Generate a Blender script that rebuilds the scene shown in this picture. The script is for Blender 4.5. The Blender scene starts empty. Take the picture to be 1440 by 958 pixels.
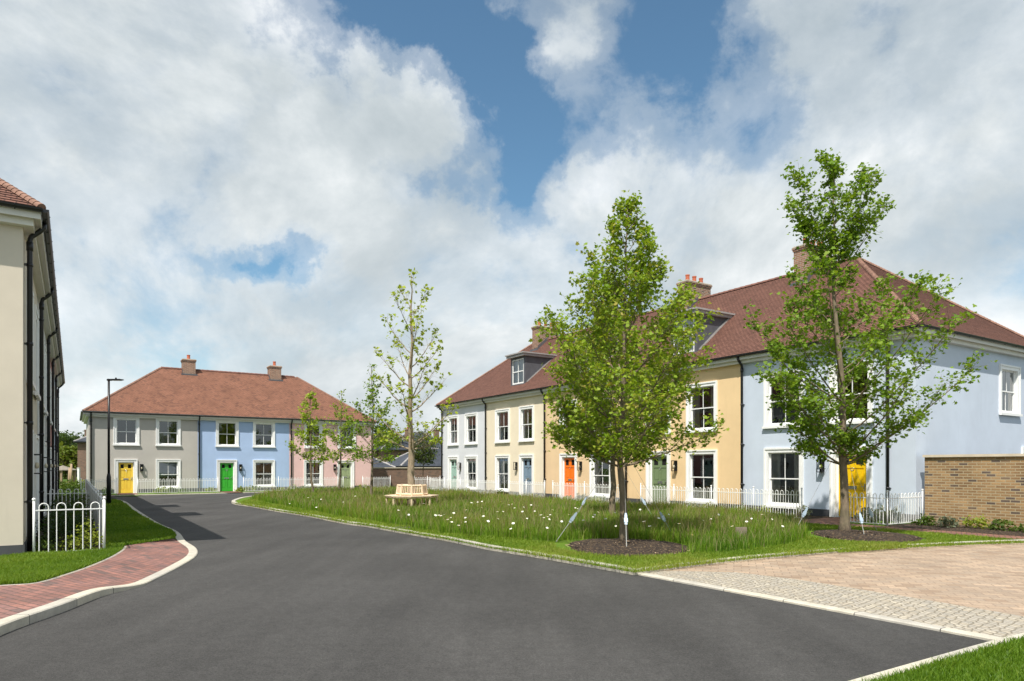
import bpy, bmesh, math, random
import numpy as np
from mathutils import Vector, Matrix
R = math.radians
rng = random.Random(7)
nrg = np.random.default_rng(11)
S = bpy.context.scene
COL = S.collection
PI = math.pi

# ------------------------------------------------------------------ frame of the street
EYE = 1.7; FPX = 960.0; U0 = 720.0; HV = 656.0
D2 = Vector((-0.541, 0.841)); N2 = Vector((0.841, 0.541))       # along the street / across it
def st(s, t): return (s*D2.x + t*N2.x, s*D2.y + t*N2.y)
def G(u, v, z=0.0):
    y = FPX*(EYE - z)/(v - HV)
    return ((u-U0)/FPX*y, y)
def s_at(u, t):                                                # where the sight line through column u meets the line t
    k = (u-U0)/FPX
    return t*(0.841-0.541*k)/(0.541+0.841*k)

# ------------------------------------------------------------------ materials
def newmat(name):
    m = bpy.data.materials.new(name); m.use_nodes = True
    nt = m.node_tree; nt.nodes.clear()
    o = nt.nodes.new('ShaderNodeOutputMaterial'); b = nt.nodes.new('ShaderNodeBsdfPrincipled')
    nt.links.new(b.outputs[0], o.inputs[0])
    return m, nt, b, o
def nd(nt, t, **k):
    n = nt.nodes.new(t)
    for a, v in k.items():
        if a in n.inputs: n.inputs[a].default_value = v
        else: setattr(n, a, v)
    return n
def c4(c): return (c[0], c[1], c[2], 1)
def coords(nt, kind='Object', scale=(1,1,1), rot=(0,0,0)):
    tc = nd(nt, 'ShaderNodeTexCoord'); mp = nd(nt, 'ShaderNodeMapping')
    mp.inputs['Scale'].default_value = scale; mp.inputs['Rotation'].default_value = rot
    nt.links.new(tc.outputs[kind], mp.inputs['Vector'])
    return mp.outputs[0]
def noise(nt, vec, scale, detail=4, rough=.55):
    n = nd(nt, 'ShaderNodeTexNoise'); n.inputs['Scale'].default_value = scale
    n.inputs['Detail'].default_value = detail; n.inputs['Roughness'].default_value = rough
    nt.links.new(vec, n.inputs['Vector']); return n.outputs['Fac']
def ramp(nt, fac, stops, interp='LINEAR'):
    r = nd(nt, 'ShaderNodeValToRGB'); r.color_ramp.interpolation = interp
    e = r.color_ramp.elements
    while len(e) < len(stops): e.new(.5)
    for i, (p, c) in enumerate(stops):
        e[i].position = p; e[i].color = c4(c) if len(c) == 3 else c
    nt.links.new(fac, r.inputs[0]); return r.outputs[0]
def mix(nt, a, b, fac, mode='MIX'):
    m = nd(nt, 'ShaderNodeMix', data_type='RGBA', blend_type=mode)
    for s, v in ((m.inputs[6], a), (m.inputs[7], b), (m.inputs[0], fac)):
        if hasattr(v, 'links'): nt.links.new(v, s)
        elif isinstance(v, (int, float)): s.default_value = v
        else: s.default_value = c4(v)
    return m.outputs[2]
def math_(nt, op, a, b=None, clamp=False):
    m = nd(nt, 'ShaderNodeMath', operation=op); m.use_clamp = clamp
    for i, v in enumerate((a, b)):
        if v is None: continue
        if hasattr(v, 'links'): nt.links.new(v, m.inputs[i])
        else: m.inputs[i].default_value = v
    return m.outputs[0]
def bump(nt, b, h, strength=.3, dist=.02):
    n = nd(nt, 'ShaderNodeBump'); n.inputs['Strength'].default_value = strength; n.inputs['Distance'].default_value = dist
    nt.links.new(h, n.inputs['Height']); nt.links.new(n.outputs[0], b.inputs['Normal'])

def scale_c(c, k): return tuple(x*k for x in c)
def stucco(name, c):
    m, nt, b, o = newmat(name)
    v = coords(nt)
    f = noise(nt, v, .9, 5, .6)
    col = ramp(nt, f, [(.3, scale_c(c, .93)), (.7, scale_c(c, 1.05))])
    v2 = coords(nt, 'Object', (1.6, 1.6, .25))
    f2 = noise(nt, v2, 2.2, 4, .6)
    col = mix(nt, col, scale_c(c, .82), ramp(nt, f2, [(.58, (0,0,0)), (.85, (.45,.45,.45))]))
    nt.links.new(col, b.inputs['Base Color']); b.inputs['Roughness'].default_value = .92
    b.inputs['Specular IOR Level'].default_value = .25
    bump(nt, b, noise(nt, v, 90, 3), .25, .006)
    return m
def plain(name, c, rough=.5, spec=.5, metal=0, var=.06, sc=3.0, bmp=0):
    m, nt, b, o = newmat(name)
    v = coords(nt); f = noise(nt, v, sc, 4)
    nt.links.new(ramp(nt, f, [(.3, scale_c(c, 1-var)), (.7, scale_c(c, 1+var))]), b.inputs['Base Color'])
    b.inputs['Roughness'].default_value = rough; b.inputs['Metallic'].default_value = metal
    b.inputs['Specular IOR Level'].default_value = spec
    if bmp: bump(nt, b, noise(nt, v, 60, 3), bmp, .005)
    return m
def brickmat(name, c1, c2, mortar, bw=.225, bh=.075, ms=.011, dark=None, rough=.9, kind='UV', rot=0, bmp=.5, off=.5, msmooth=.1, big=(.8, 1.15)):
    m, nt, b, o = newmat(name)
    v = coords(nt, kind, (1,1,1), (0,0,rot))
    br = nd(nt, 'ShaderNodeTexBrick'); br.offset = off
    br.inputs['Scale'].default_value = 1; br.inputs['Brick Width'].default_value = bw
    br.inputs['Row Height'].default_value = bh; br.inputs['Mortar Size'].default_value = ms
    br.inputs['Mortar Smooth'].default_value = msmooth; br.inputs['Bias'].default_value = 0
    br.inputs['Color1'].default_value = (0,0,0,1); br.inputs['Color2'].default_value = (1,1,1,1); br.inputs['Mortar'].default_value = (.5,.5,.5,1)
    nt.links.new(v, br.inputs['Vector'])
    stops = [(0, c1), (.55, c2), (1, scale_c(c1, 1.12))]
    if dark: stops = [(0, dark), (.1, dark), (.16, c1), (.6, c2), (1, scale_c(c1, 1.15))]
    col = ramp(nt, br.outputs['Color'], stops)
    col = mix(nt, col, (1,1,1), 0)
    f = noise(nt, v, 1.1, 4); f3 = noise(nt, v, 45, 3)
    col = mix(nt, col, ramp(nt, f, [(.3, (big[0],)*3), (.7, (big[1],)*3)]), 1, 'MULTIPLY')
    col = mix(nt, col, ramp(nt, f3, [(.3, (.82,)*3), (.7, (1.15,)*3)]), 1, 'MULTIPLY')
    col = mix(nt, col, mortar, br.outputs['Fac'])
    nt.links.new(col, b.inputs['Base Color']); b.inputs['Roughness'].default_value = rough
    b.inputs['Specular IOR Level'].default_value = .25
    h = math_(nt, 'ADD', math_(nt, 'MULTIPLY', br.outputs['Fac'], -1.0), math_(nt, 'MULTIPLY', f3, .5))
    bump(nt, b, h, bmp, .012)
    return m
def asphaltmat():
    m, nt, b, o = newmat('asphalt')
    v = coords(nt)
    f = noise(nt, v, 160, 2, .7); g = noise(nt, v, .28, 5, .6); g2 = noise(nt, coords(nt, 'Object', (1, .16, 1), (0,0,R(-33))), 1.2, 4)
    vo = nd(nt, 'ShaderNodeTexVoronoi'); vo.inputs['Scale'].default_value = 95; nt.links.new(v, vo.inputs['Vector'])
    col = ramp(nt, f, [(.25, (.042,.040,.038)), (.55, (.070,.067,.064)), (.8, (.120,.114,.108))])
    col = mix(nt, col, ramp(nt, vo.outputs['Distance'], [(0, (1.3,)*3), (.7, (.75,)*3)]), .8, 'MULTIPLY')
    col = mix(nt, col, ramp(nt, g, [(.3, (.78,)*3), (.7, (1.2,)*3)]), 1, 'MULTIPLY')
    col = mix(nt, col, ramp(nt, g2, [(.32, (.84,)*3), (.66, (1.16,)*3)]), 1, 'MULTIPLY')
    g3 = noise(nt, v, 42, 3, .75); g4 = noise(nt, v, 9, 4, .7)
    col = mix(nt, col, ramp(nt, g3, [(.3, (.66,)*3), (.7, (1.36,)*3)]), 1, 'MULTIPLY')
    col = mix(nt, col, ramp(nt, g4, [(.35, (.88,)*3), (.65, (1.12,)*3)]), 1, 'MULTIPLY')
    nt.links.new(col, b.inputs['Base Color']); b.inputs['Roughness'].default_value = .88
    b.inputs['Specular IOR Level'].default_value = .3
    bump(nt, b, f, .5, .008); return m
def kerbmat(name, c):
    m, nt, b, o = newmat(name)
    v = coords(nt, 'UV'); vo = coords(nt)
    sx = nd(nt, 'ShaderNodeSeparateXYZ'); nt.links.new(v, sx.inputs[0])
    fr = math_(nt, 'FRACT', math_(nt, 'DIVIDE', sx.outputs[0], .915))
    j = math_(nt, 'LESS_THAN', fr, .012)
    fl = math_(nt, 'FLOOR', math_(nt, 'DIVIDE', sx.outputs[0], .915))
    wn = nd(nt, 'ShaderNodeTexWhiteNoise', noise_dimensions='1D'); nt.links.new(fl, wn.inputs['W'])
    col = ramp(nt, noise(nt, vo, 6, 5, .65), [(.3, scale_c(c, .84)), (.7, scale_c(c, 1.12))])
    col = mix(nt, col, ramp(nt, wn.outputs['Value'], [(0, (.88,.88,.9)), (1, (1.08,1.06,1.0))]), 1, 'MULTIPLY')
    col = mix(nt, col, ramp(nt, noise(nt, vo, 130, 2), [(.3, (.85,)*3), (.7, (1.12,)*3)]), 1, 'MULTIPLY')
    col = mix(nt, col, (.09,.085,.08), j)
    nt.links.new(col, b.inputs['Base Color']); b.inputs['Roughness'].default_value = .9
    bump(nt, b, noise(nt, vo, 80, 3), .3, .006); return m
def groundmat(name, stops, sc=1.5, fine=70, bmp=.6, bd=.03):
    m, nt, b, o = newmat(name); v = coords(nt)
    f = noise(nt, v, sc, 6, .65); g = noise(nt, v, fine, 4, .7)
    h = math_(nt, 'ADD', math_(nt, 'MULTIPLY', f, .45), math_(nt, 'MULTIPLY', g, .55))
    nt.links.new(ramp(nt, h, stops), b.inputs['Base Color'])
    b.inputs['Roughness'].default_value = .95; b.inputs['Specular IOR Level'].default_value = .15
    bump(nt, b, g, bmp, bd); return m
def mulchmat():
    m, nt, b, o = newmat('bark_mulch'); v = coords(nt)
    vo = nd(nt, 'ShaderNodeTexVoronoi'); vo.inputs['Scale'].default_value = 38
    nv = nd(nt, 'ShaderNodeVectorMath', operation='ADD'); nt.links.new(v, nv.inputs[0])
    nn = nd(nt, 'ShaderNodeTexNoise'); nn.inputs['Scale'].default_value = 20; nt.links.new(v, nn.inputs['Vector'])
    sc = nd(nt, 'ShaderNodeVectorMath', operation='SCALE'); sc.inputs['Scale'].default_value = .06; nt.links.new(nn.outputs['Color'], sc.inputs[0])
    nt.links.new(sc.outputs[0], nv.inputs[1]); nt.links.new(nv.outputs[0], vo.inputs['Vector'])
    sp = nd(nt, 'ShaderNodeSeparateColor'); nt.links.new(vo.outputs['Color'], sp.inputs[0])
    col = ramp(nt, sp.outputs[0], [(0, (.022,.014,.010)), (.5, (.055,.034,.022)), (.85, (.10,.06,.035)), (.95, (.26,.17,.09)), (1, (.36,.26,.15))])
    nt.links.new(col, b.inputs['Base Color']); b.inputs['Roughness'].default_value = .95
    bump(nt, b, vo.outputs['Distance'], 1.0, .05); return m
def glassmat():
    m, nt, b, o = newmat('window_glass')
    nt.nodes.remove(b)
    tr = nd(nt, 'ShaderNodeBsdfTransparent'); tr.inputs[0].default_value = (.62,.66,.66,1)
    gl = nd(nt, 'ShaderNodeBsdfGlossy'); gl.inputs['Roughness'].default_value = .015; gl.inputs[0].default_value = (.9,.93,.95,1)
    fr = nd(nt, 'ShaderNodeFresnel'); fr.inputs[0].default_value = 1.5
    v = coords(nt)
    bp = nd(nt, 'ShaderNodeBump'); bp.inputs['Strength'].default_value = .05; bp.inputs['Distance'].default_value = .02
    nt.links.new(noise(nt, v, 3.0, 2), bp.inputs['Height']); nt.links.new(bp.outputs[0], gl.inputs['Normal'])
    f = math_(nt, 'ADD', math_(nt, 'MULTIPLY', fr.outputs[0], 1.7), .07, True)
    ms = nd(nt, 'ShaderNodeMixShader'); nt.links.new(f, ms.inputs[0]); nt.links.new(tr.outputs[0], ms.inputs[1]); nt.links.new(gl.outputs[0], ms.inputs[2])
    nt.links.new(ms.outputs[0], o.inputs[0]); return m
def leafmat(name, tr=.4, rough=.55, gain=1.0):
    m, nt, b, o = newmat(name)
    at = nd(nt, 'ShaderNodeAttribute'); at.attribute_name = 'Col'
    col = mix(nt, at.outputs['Color'], (gain,)*3, 1, 'MULTIPLY')
    nt.links.new(col, b.inputs['Base Color']); b.inputs['Roughness'].default_value = rough
    b.inputs['Specular IOR Level'].default_value = .3
    t = nd(nt, 'ShaderNodeBsdfTranslucent'); nt.links.new(mix(nt, col, (1.25,1.2,.6), 1, 'MULTIPLY'), t.inputs[0])
    ms = nd(nt, 'ShaderNodeMixShader'); ms.inputs[0].default_value = tr
    nt.links.new(b.outputs[0], ms.inputs[1]); nt.links.new(t.outputs[0], ms.inputs[2]); nt.links.new(ms.outputs[0], o.inputs[0])
    return m
def barkmat(name, c):
    m, nt, b, o = newmat(name)
    v = coords(nt, 'Object', (1,1,.22)); f = noise(nt, v, 28, 5, .7); g = noise(nt, coords(nt), 3, 3)
    col = ramp(nt, f, [(.3, scale_c(c, .55)), (.55, c), (.8, scale_c(c, 1.45))])
    col = mix(nt, col, ramp(nt, g, [(.35, (.75,.8,.7)), (.7, (1.15,1.1,1.1))]), 1, 'MULTIPLY')
    nt.links.new(col, b.inputs['Base Color']); b.inputs['Roughness'].default_value = .9
    bump(nt, b, f, .6, .02); return m
def woodmat(name, c):
    m, nt, b, o = newmat(name)
    v = coords(nt, 'Object', (1,1,.3)); f = noise(nt, v, 14, 5, .6)
    nt.links.new(ramp(nt, f, [(.3, scale_c(c, .8)), (.7, scale_c(c, 1.12))]), b.inputs['Base Color'])
    b.inputs['Roughness'].default_value = .7; return m
def settmat():
    m, nt, b, o = newmat('granite_setts'); v = coords(nt, 'Object', (1.25,.8,1), (0,0,R(-30)))
    vo = nd(nt, 'ShaderNodeTexVoronoi'); vo.inputs['Scale'].default_value = 11.5; vo.inputs['Randomness'].default_value = .5
    ve = nd(nt, 'ShaderNodeTexVoronoi', feature='DISTANCE_TO_EDGE'); ve.inputs['Scale'].default_value = 11.5; ve.inputs['Randomness'].default_value = .5
    nt.links.new(v, vo.inputs['Vector']); nt.links.new(v, ve.inputs['Vector'])
    sp = nd(nt, 'ShaderNodeSeparateColor'); nt.links.new(vo.outputs['Color'], sp.inputs[0])
    col = ramp(nt, sp.outputs[0], [(0, (.36,.33,.28)), (.35, (.45,.39,.30)), (.7, (.42,.38,.32)), (1, (.52,.46,.36))])
    col = mix(nt, col, ramp(nt, noise(nt, v, 60, 3), [(.3, (.8,)*3), (.7, (1.15,)*3)]), 1, 'MULTIPLY')
    mo = math_(nt, 'LESS_THAN', ve.outputs['Distance'], .06)
    col = mix(nt, col, (.31,.26,.19), mo)
    nt.links.new(col, b.inputs['Base Color']); b.inputs['Roughness'].default_value = .9
    bump(nt, b, ramp(nt, ve.outputs['Distance'], [(0, (0,)*3), (.15, (1,)*3)]), .8, .02); return m

ROT = math.atan2(D2.y, D2.x)
M = dict(
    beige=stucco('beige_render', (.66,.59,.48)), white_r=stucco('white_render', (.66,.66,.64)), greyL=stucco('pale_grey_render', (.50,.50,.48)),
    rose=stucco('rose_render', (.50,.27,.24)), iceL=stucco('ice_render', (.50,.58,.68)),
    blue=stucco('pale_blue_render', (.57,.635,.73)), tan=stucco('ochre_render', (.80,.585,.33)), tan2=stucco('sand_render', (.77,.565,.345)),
    cream=stucco('cream_render', (.80,.70,.53)), silver=stucco('silver_render', (.66,.67,.69)),
    taupe=stucco('taupe_render', (.51,.48,.435)), sky=stucco('sky_blue_render', (.42,.55,.78)), pink=stucco('pink_render', (.80,.54,.51)),
    plinth=plain('plinth_grey', (.075,.077,.082), .85, .3, var=.15, bmp=.3), white=plain('white_paint', (.86,.86,.84), .45, .4, var=.025),
    soffit=plain('soffit_paint', (.74,.72,.66), .6, .3, var=.03), black=plain('black_plastic', (.012,.012,.014), .38, .5),
    gun=plain('dark_grey_pipe', (.035,.038,.045), .4, .5),
    lead=plain('lead_sheet', (.10,.103,.115), .6, .4, var=.15), leadlight=plain('pale_lead', (.34,.32,.31), .55, .4, var=.12),
    tile=brickmat('plain_clay_tile', (.175,.086,.064), (.215,.105,.078), (.085,.045,.036), .165, .1, .012, (.165,.08,.06), .85, bmp=.5, big=(.88,1.12)),
    tile2=brickmat('orange_clay_tile', (.255,.120,.078), (.30,.146,.095), (.11,.056,.042), .165, .1, .010, (.20,.10,.07), .85, bmp=.5, big=(.82,1.2)),
    ridge=plain('ridge_tile', (.20,.10,.078), .85, .2, var=.25, sc=5), bonnet=plain('bonnet_hip_tile', (.27,.155,.115), .85, .2, var=.3, sc=6),
    slate=brickmat('blue_slate', (.055,.062,.078), (.075,.083,.10), (.03,.033,.04), .25, .2, .006, None, .6, bmp=.3),
    brown=brickmat('brown_stock_brick', (.30,.155,.095), (.22,.11,.07), (.38,.33,.27), dark=(.10,.06,.045)),
    buff=brickmat('buff_stock_brick', (.40,.255,.125), (.28,.17,.085), (.42,.34,.22), dark=(.14,.105,.085), big=(.68,1.2)),
    redb=brickmat('red_brown_brick', (.25,.13,.085), (.19,.095,.065), (.27,.22,.18), dark=(.12,.07,.055)),
    cap=plain('mortar_cap', (.58,.53,.44), .9, .2, var=.15), coping=plain('stone_coping', (.62,.54,.42), .9, .2, var=.1, bmp=.3),
    pot=plain('terracotta', (.46,.135,.075), .8, .2, var=.15), glass=glassmat(), bulb=plain('opal_glass', (.75,.68,.5), .3, .5),
    chrome=plain('satin_steel', (.55,.55,.55), .3, .5, 1), steel=plain('galvanised_tag', (.45,.55,.66), .5, .5, .2, var=.2),
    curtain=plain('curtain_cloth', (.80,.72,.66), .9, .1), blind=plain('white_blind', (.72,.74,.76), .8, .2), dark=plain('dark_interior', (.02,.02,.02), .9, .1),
    d_yellow=plain('yellow_door_paint', (.86,.55,.006), .35, .5, var=.02), d_yel2=plain('lemon_door_paint', (.88,.62,.07), .35, .5, var=.02),
    d_green=plain('bright_green_paint', (.045,.42,.035), .35, .5, var=.02), d_sage=plain('sage_paint', (.33,.40,.22), .4, .5, var=.02),
    d_olive=plain('olive_paint', (.17,.235,.115), .4, .5, var=.02), d_orange=plain('orange_paint', (.88,.19,.008), .35, .5, var=.02),
    d_slate=plain('slate_blue_paint', (.19,.27,.35), .4, .5, var=.02), d_mint=plain('mint_paint', (.33,.50,.43), .4, .5, var=.02),
    asphalt=asphaltmat(), kerb=kerbmat('kerb_stone', (.53,.495,.42)), edging=kerbmat('edging_stone', (.46,.42,.36)),
    redpave=brickmat('red_block_paving', (.30,.145,.115), (.235,.13,.115), (.10,.075,.065), .21, .105, .007, (.165,.11,.10), .85, 'Object', ROT+PI/2, .5, big=(.8,1.2)),
    tanpave=brickmat('tan_block_paving', (.42,.31,.22), (.36,.28,.21), (.27,.20,.15), .24, .16, .008, (.33,.24,.17), .85, 'Object', R(18), .4, big=(.85,1.12)),
    brickpath=brickmat('brick_path', (.25,.125,.085), (.21,.11,.085), (.12,.08,.06), .21, .105, .008, None, .88, 'Object', ROT, .4),
    setts=settmat(), mulch=mulchmat(),
    lawn=groundmat('mown_lawn', [(.3, (.06,.12,.01)), (.5, (.11,.19,.018)), (.62, (.15,.225,.026)), (.75, (.20,.24,.05))]),
    under=groundmat('grass_understorey', [(.35, (.06,.11,.01)), (.55, (.11,.18,.02)), (.75, (.16,.22,.04))]),
    soil=groundmat('garden_soil', [(.35, (.02,.014,.010)), (.6, (.06,.042,.028)), (.8, (.12,.085,.055))], 3, 50),
    field=groundmat('field_grass', [(.35, (.04,.08,.012)), (.55, (.08,.13,.02)), (.75, (.14,.17,.05))], .2, 8),
    wood=woodmat('pale_teak', (.80,.62,.44)), post=woodmat('weathered_timber', (.42,.30,.19)), thatch=plain('grey_thatch', (.26,.23,.19), .95, .1, var=.25, sc=9),
    bark=barkmat('tree_bark', (.22,.17,.12)), bark2=barkmat('pale_bark', (.36,.28,.20)),
    leaf=leafmat('broad_leaf'), blade=leafmat('grass_blade', .45, .5), petal=plain('white_petal', (.85,.85,.80), .6, .2, var=.02), yolk=plain('flower_eye', (.70,.42,.03), .7, .2),
    marker=plain('marker_concrete', (.25,.20,.16), .9, .2, var=.2), strap=plain('grey_strap', (.36,.36,.34), .7, .3),
)

# ------------------------------------------------------------------ mesh builder
class MB:
    def __init__(s): s.v = []; s.f = []; s.uv = []; s.mi = []; s.cur = 0
    def face(s, pts, uv=None):
        i = len(s.v); s.v += [tuple(p) for p in pts]; s.f.append(tuple(range(i, i+len(pts))))
        if uv is None:
            a = Vector(pts[1]) - Vector(pts[0]); b_ = Vector(pts[-1]) - Vector(pts[0]); n = a.cross(b_)
            ax, ay, az = abs(n.x), abs(n.y), abs(n.z)
            if az >= ax and az >= ay: uv = [(p[0], p[1]) for p in pts]
            elif ax > ay: uv = [(p[1], p[2]) for p in pts]
            else: uv = [(p[0], p[2]) for p in pts]
        s.uv.append(uv); s.mi.append(s.cur)
    def box(s, x0, x1, y0, y1, z0, z1, xf=None):
        p = [(x, y, z) for z in (z0, z1) for y in (y0, y1) for x in (x0, x1)]
        if xf: p = [tuple(xf(Vector(q))) for q in p]
        for q in ((0,2,3,1), (4,5,7,6), (0,1,5,4), (2,6,7,3), (0,4,6,2), (1,3,7,5)): s.face([p[k] for k in q])
    def tube(s, pts, r, n=6, cap=True):
        pts = [Vector(p) for p in pts]
        if isinstance(r, (int, float)): r = [r]*len(pts)
        base = len(s.v); up0 = None
        for i, p in enumerate(pts):
            d = (pts[min(i+1, len(pts)-1)] - pts[max(i-1, 0)]).normalized()
            if up0 is None:
                a = Vector((0,0,1)) if abs(d.z) < .9 else Vector((1,0,0)); up0 = d.cross(a).normalized()
            else:
                up0 = (up0 - d*up0.dot(d))
                up0 = up0.normalized() if up0.length > 1e-6 else d.orthogonal().normalized()
            w = d.cross(up0)
            for k in range(n):
                a = 2*PI*k/n; s.v.append(tuple(p + (up0*math.cos(a) + w*math.sin(a))*r[i]))
        for i in range(len(pts)-1):
            for k in range(n):
                a, b_ = base+i*n+k, base+i*n+(k+1) % n
                s.f.append((a, b_, b_+n, a+n)); s.uv.append([(k/n, i), ((k+1)/n, i), ((k+1)/n, i+1), (k/n, i+1)]); s.mi.append(s.cur)
        if cap:
            for q in (list(range(base, base+n))[::-1], list(range(base+(len(pts)-1)*n, base+len(pts)*n))):
                s.f.append(tuple(q)); s.uv.append([(0, 0)]*n); s.mi.append(s.cur)
    def lathe(s, prof, c=(0,0,0), n=12):
        base = len(s.v)
        for (r, z) in prof:
            for k in range(n):
                a = 2*PI*k/n; s.v.append((c[0]+r*math.cos(a), c[1]+r*math.sin(a), c[2]+z))
        for i in range(len(prof)-1):
            for k in range(n):
                a, b_ = base+i*n+k, base+i*n+(k+1) % n
                s.f.append((a, b_, b_+n, a+n)); s.uv.append([(0, 0)]*4); s.mi.append(s.cur)
    def build(s, name, mats, parent=None, smooth=False):
        me = bpy.data.meshes.new(name); me.from_pydata(s.v, [], s.f)
        if not isinstance(mats, (list, tuple)): mats = [mats]
        for m in mats: me.materials.append(m)
        ul = me.uv_layers.new(name='UVMap')
        ul.data.foreach_set('uv', [c for f in s.uv for p in f for c in p])
        me.polygons.foreach_set('material_index', s.mi)
        if smooth: me.polygons.foreach_set('use_smooth', [True]*len(me.polygons))
        o = bpy.data.objects.new(name, me); COL.objects.link(o)
        if parent: o.parent = parent
        return o
def np_mesh(name, V, loops, sizes, mat, parent=None, col=None):
    me = bpy.data.meshes.new(name); n = len(V)
    me.vertices.add(n); me.vertices.foreach_set('co', np.asarray(V, np.float32).ravel())
    me.loops.add(len(loops)); me.loops.foreach_set('vertex_index', np.asarray(loops, np.int32))
    me.polygons.add(len(sizes)); st_ = np.concatenate([[0], np.cumsum(sizes)[:-1]]).astype(np.int32)
    me.polygons.foreach_set('loop_start', st_)
    me.update(calc_edges=True); me.validate()
    if col is not None:
        a = me.color_attributes.new('Col', 'FLOAT_COLOR', 'POINT')
        a.data.foreach_set('color', np.concatenate([col, np.ones((len(col), 1))], 1).astype(np.float32).ravel())
    me.materials.append(mat)
    o = bpy.data.objects.new(name, me); COL.objects.link(o)
    if parent: o.parent = parent
    return o
def tag(o, label=None, cat=None, group=None, kind=None):
    if label: o['label'] = label
    if cat: o['category'] = cat
    if group: o['group'] = group
    if kind: o['kind'] = kind
    return o
def empty(name, loc=(0,0,0), rz=0, label=None, cat=None, group=None):
    o = bpy.data.objects.new(name, None); COL.objects.link(o); o.location = loc; o.rotation_euler = (0,0,rz)
    o.empty_display_size = .2
    return tag(o, label, cat, group)
def copy_tree(o, parent=None):
    c = o.copy(); COL.objects.link(c); c.parent = parent
    for ch in [x for x in o.children]: copy_tree(ch, c)
    return c
def poly(name, pts, z, mat, kind='structure'):
    me = bpy.data.meshes.new(name); bm = bmesh.new()
    vs = [bm.verts.new((p[0], p[1], p[2] if len(p) > 2 else z)) for p in pts]
    f = bm.faces.new(vs); f.normal_update()
    if f.normal.z < 0: f.normal_flip()
    bmesh.ops.triangulate(bm, faces=[f]); bm.to_mesh(me); bm.free()
    me.materials.append(mat)
    o = bpy.data.objects.new(name, me); COL.objects.link(o); return tag(o, kind=kind)
def smooth_line(pts, sub=6):
    P = [Vector(p) for p in pts]; out = []
    for i in range(len(P)-1):
        a, b_, c, d = P[max(i-1,0)], P[i], P[i+1], P[min(i+2, len(P)-1)]
        for k in range(sub):
            t = k/sub
            out.append(.5*((2*b_) + (c-a)*t + (2*a-5*b_+4*c-d)*t*t + (3*b_-a-3*c+d)*t**3))
    out.append(P[-1]); return [tuple(p) for p in out]
def kerb(name, line, w, ztop, side, mat, zbot=-.04, slope=None):
    """a stone strip along line, widened by w to the given side; ztop may be a list"""
    P = [Vector(p[:2]) for p in line]; n = len(P); mb = MB(); L = 0; prev = None
    zt = ztop if isinstance(ztop, list) else [ztop]*n
    for i, p in enumerate(P):
        d = (P[min(i+1,n-1)] - P[max(i-1,0)]).normalized(); nn = Vector((-d.y, d.x))*side
        q = p + nn*w; q2 = p + nn*(w-.015)
        if prev: L2 = L + (p-prev[0]).length
        cur = (p, q2, q, zt[i])
        if prev:
            a, b2, b_, za = prev; zb = cur[3]
            e0 = (a.x,a.y,za); e1 = (p.x,p.y,zb); g0 = (b2.x,b2.y,za); g1 = (q2.x,q2.y,zb)
            h0 = (b_.x,b_.y,za-.012); h1 = (q.x,q.y,zb-.012); k0 = (b_.x,b_.y,zbot); k1 = (q.x,q.y,zbot)
            for quad in ((e0,e1,g1,g0), (g0,g1,h1,h0), (h0,h1,k1,k0)):
                quad = quad if side < 0 else quad
                mb.face(quad, [(L,0),(L2,0),(L2,.1),(L,.1)])
            j0 = (a.x,a.y,zbot); j1 = (p.x,p.y,zbot)
            mb.face((j0,j1,e1,e0), [(L,0),(L2,0),(L2,.1),(L,.1)])
            L = L2
        prev = cur
    o = mb.build(name, mat); return tag(o, kind='structure')

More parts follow.
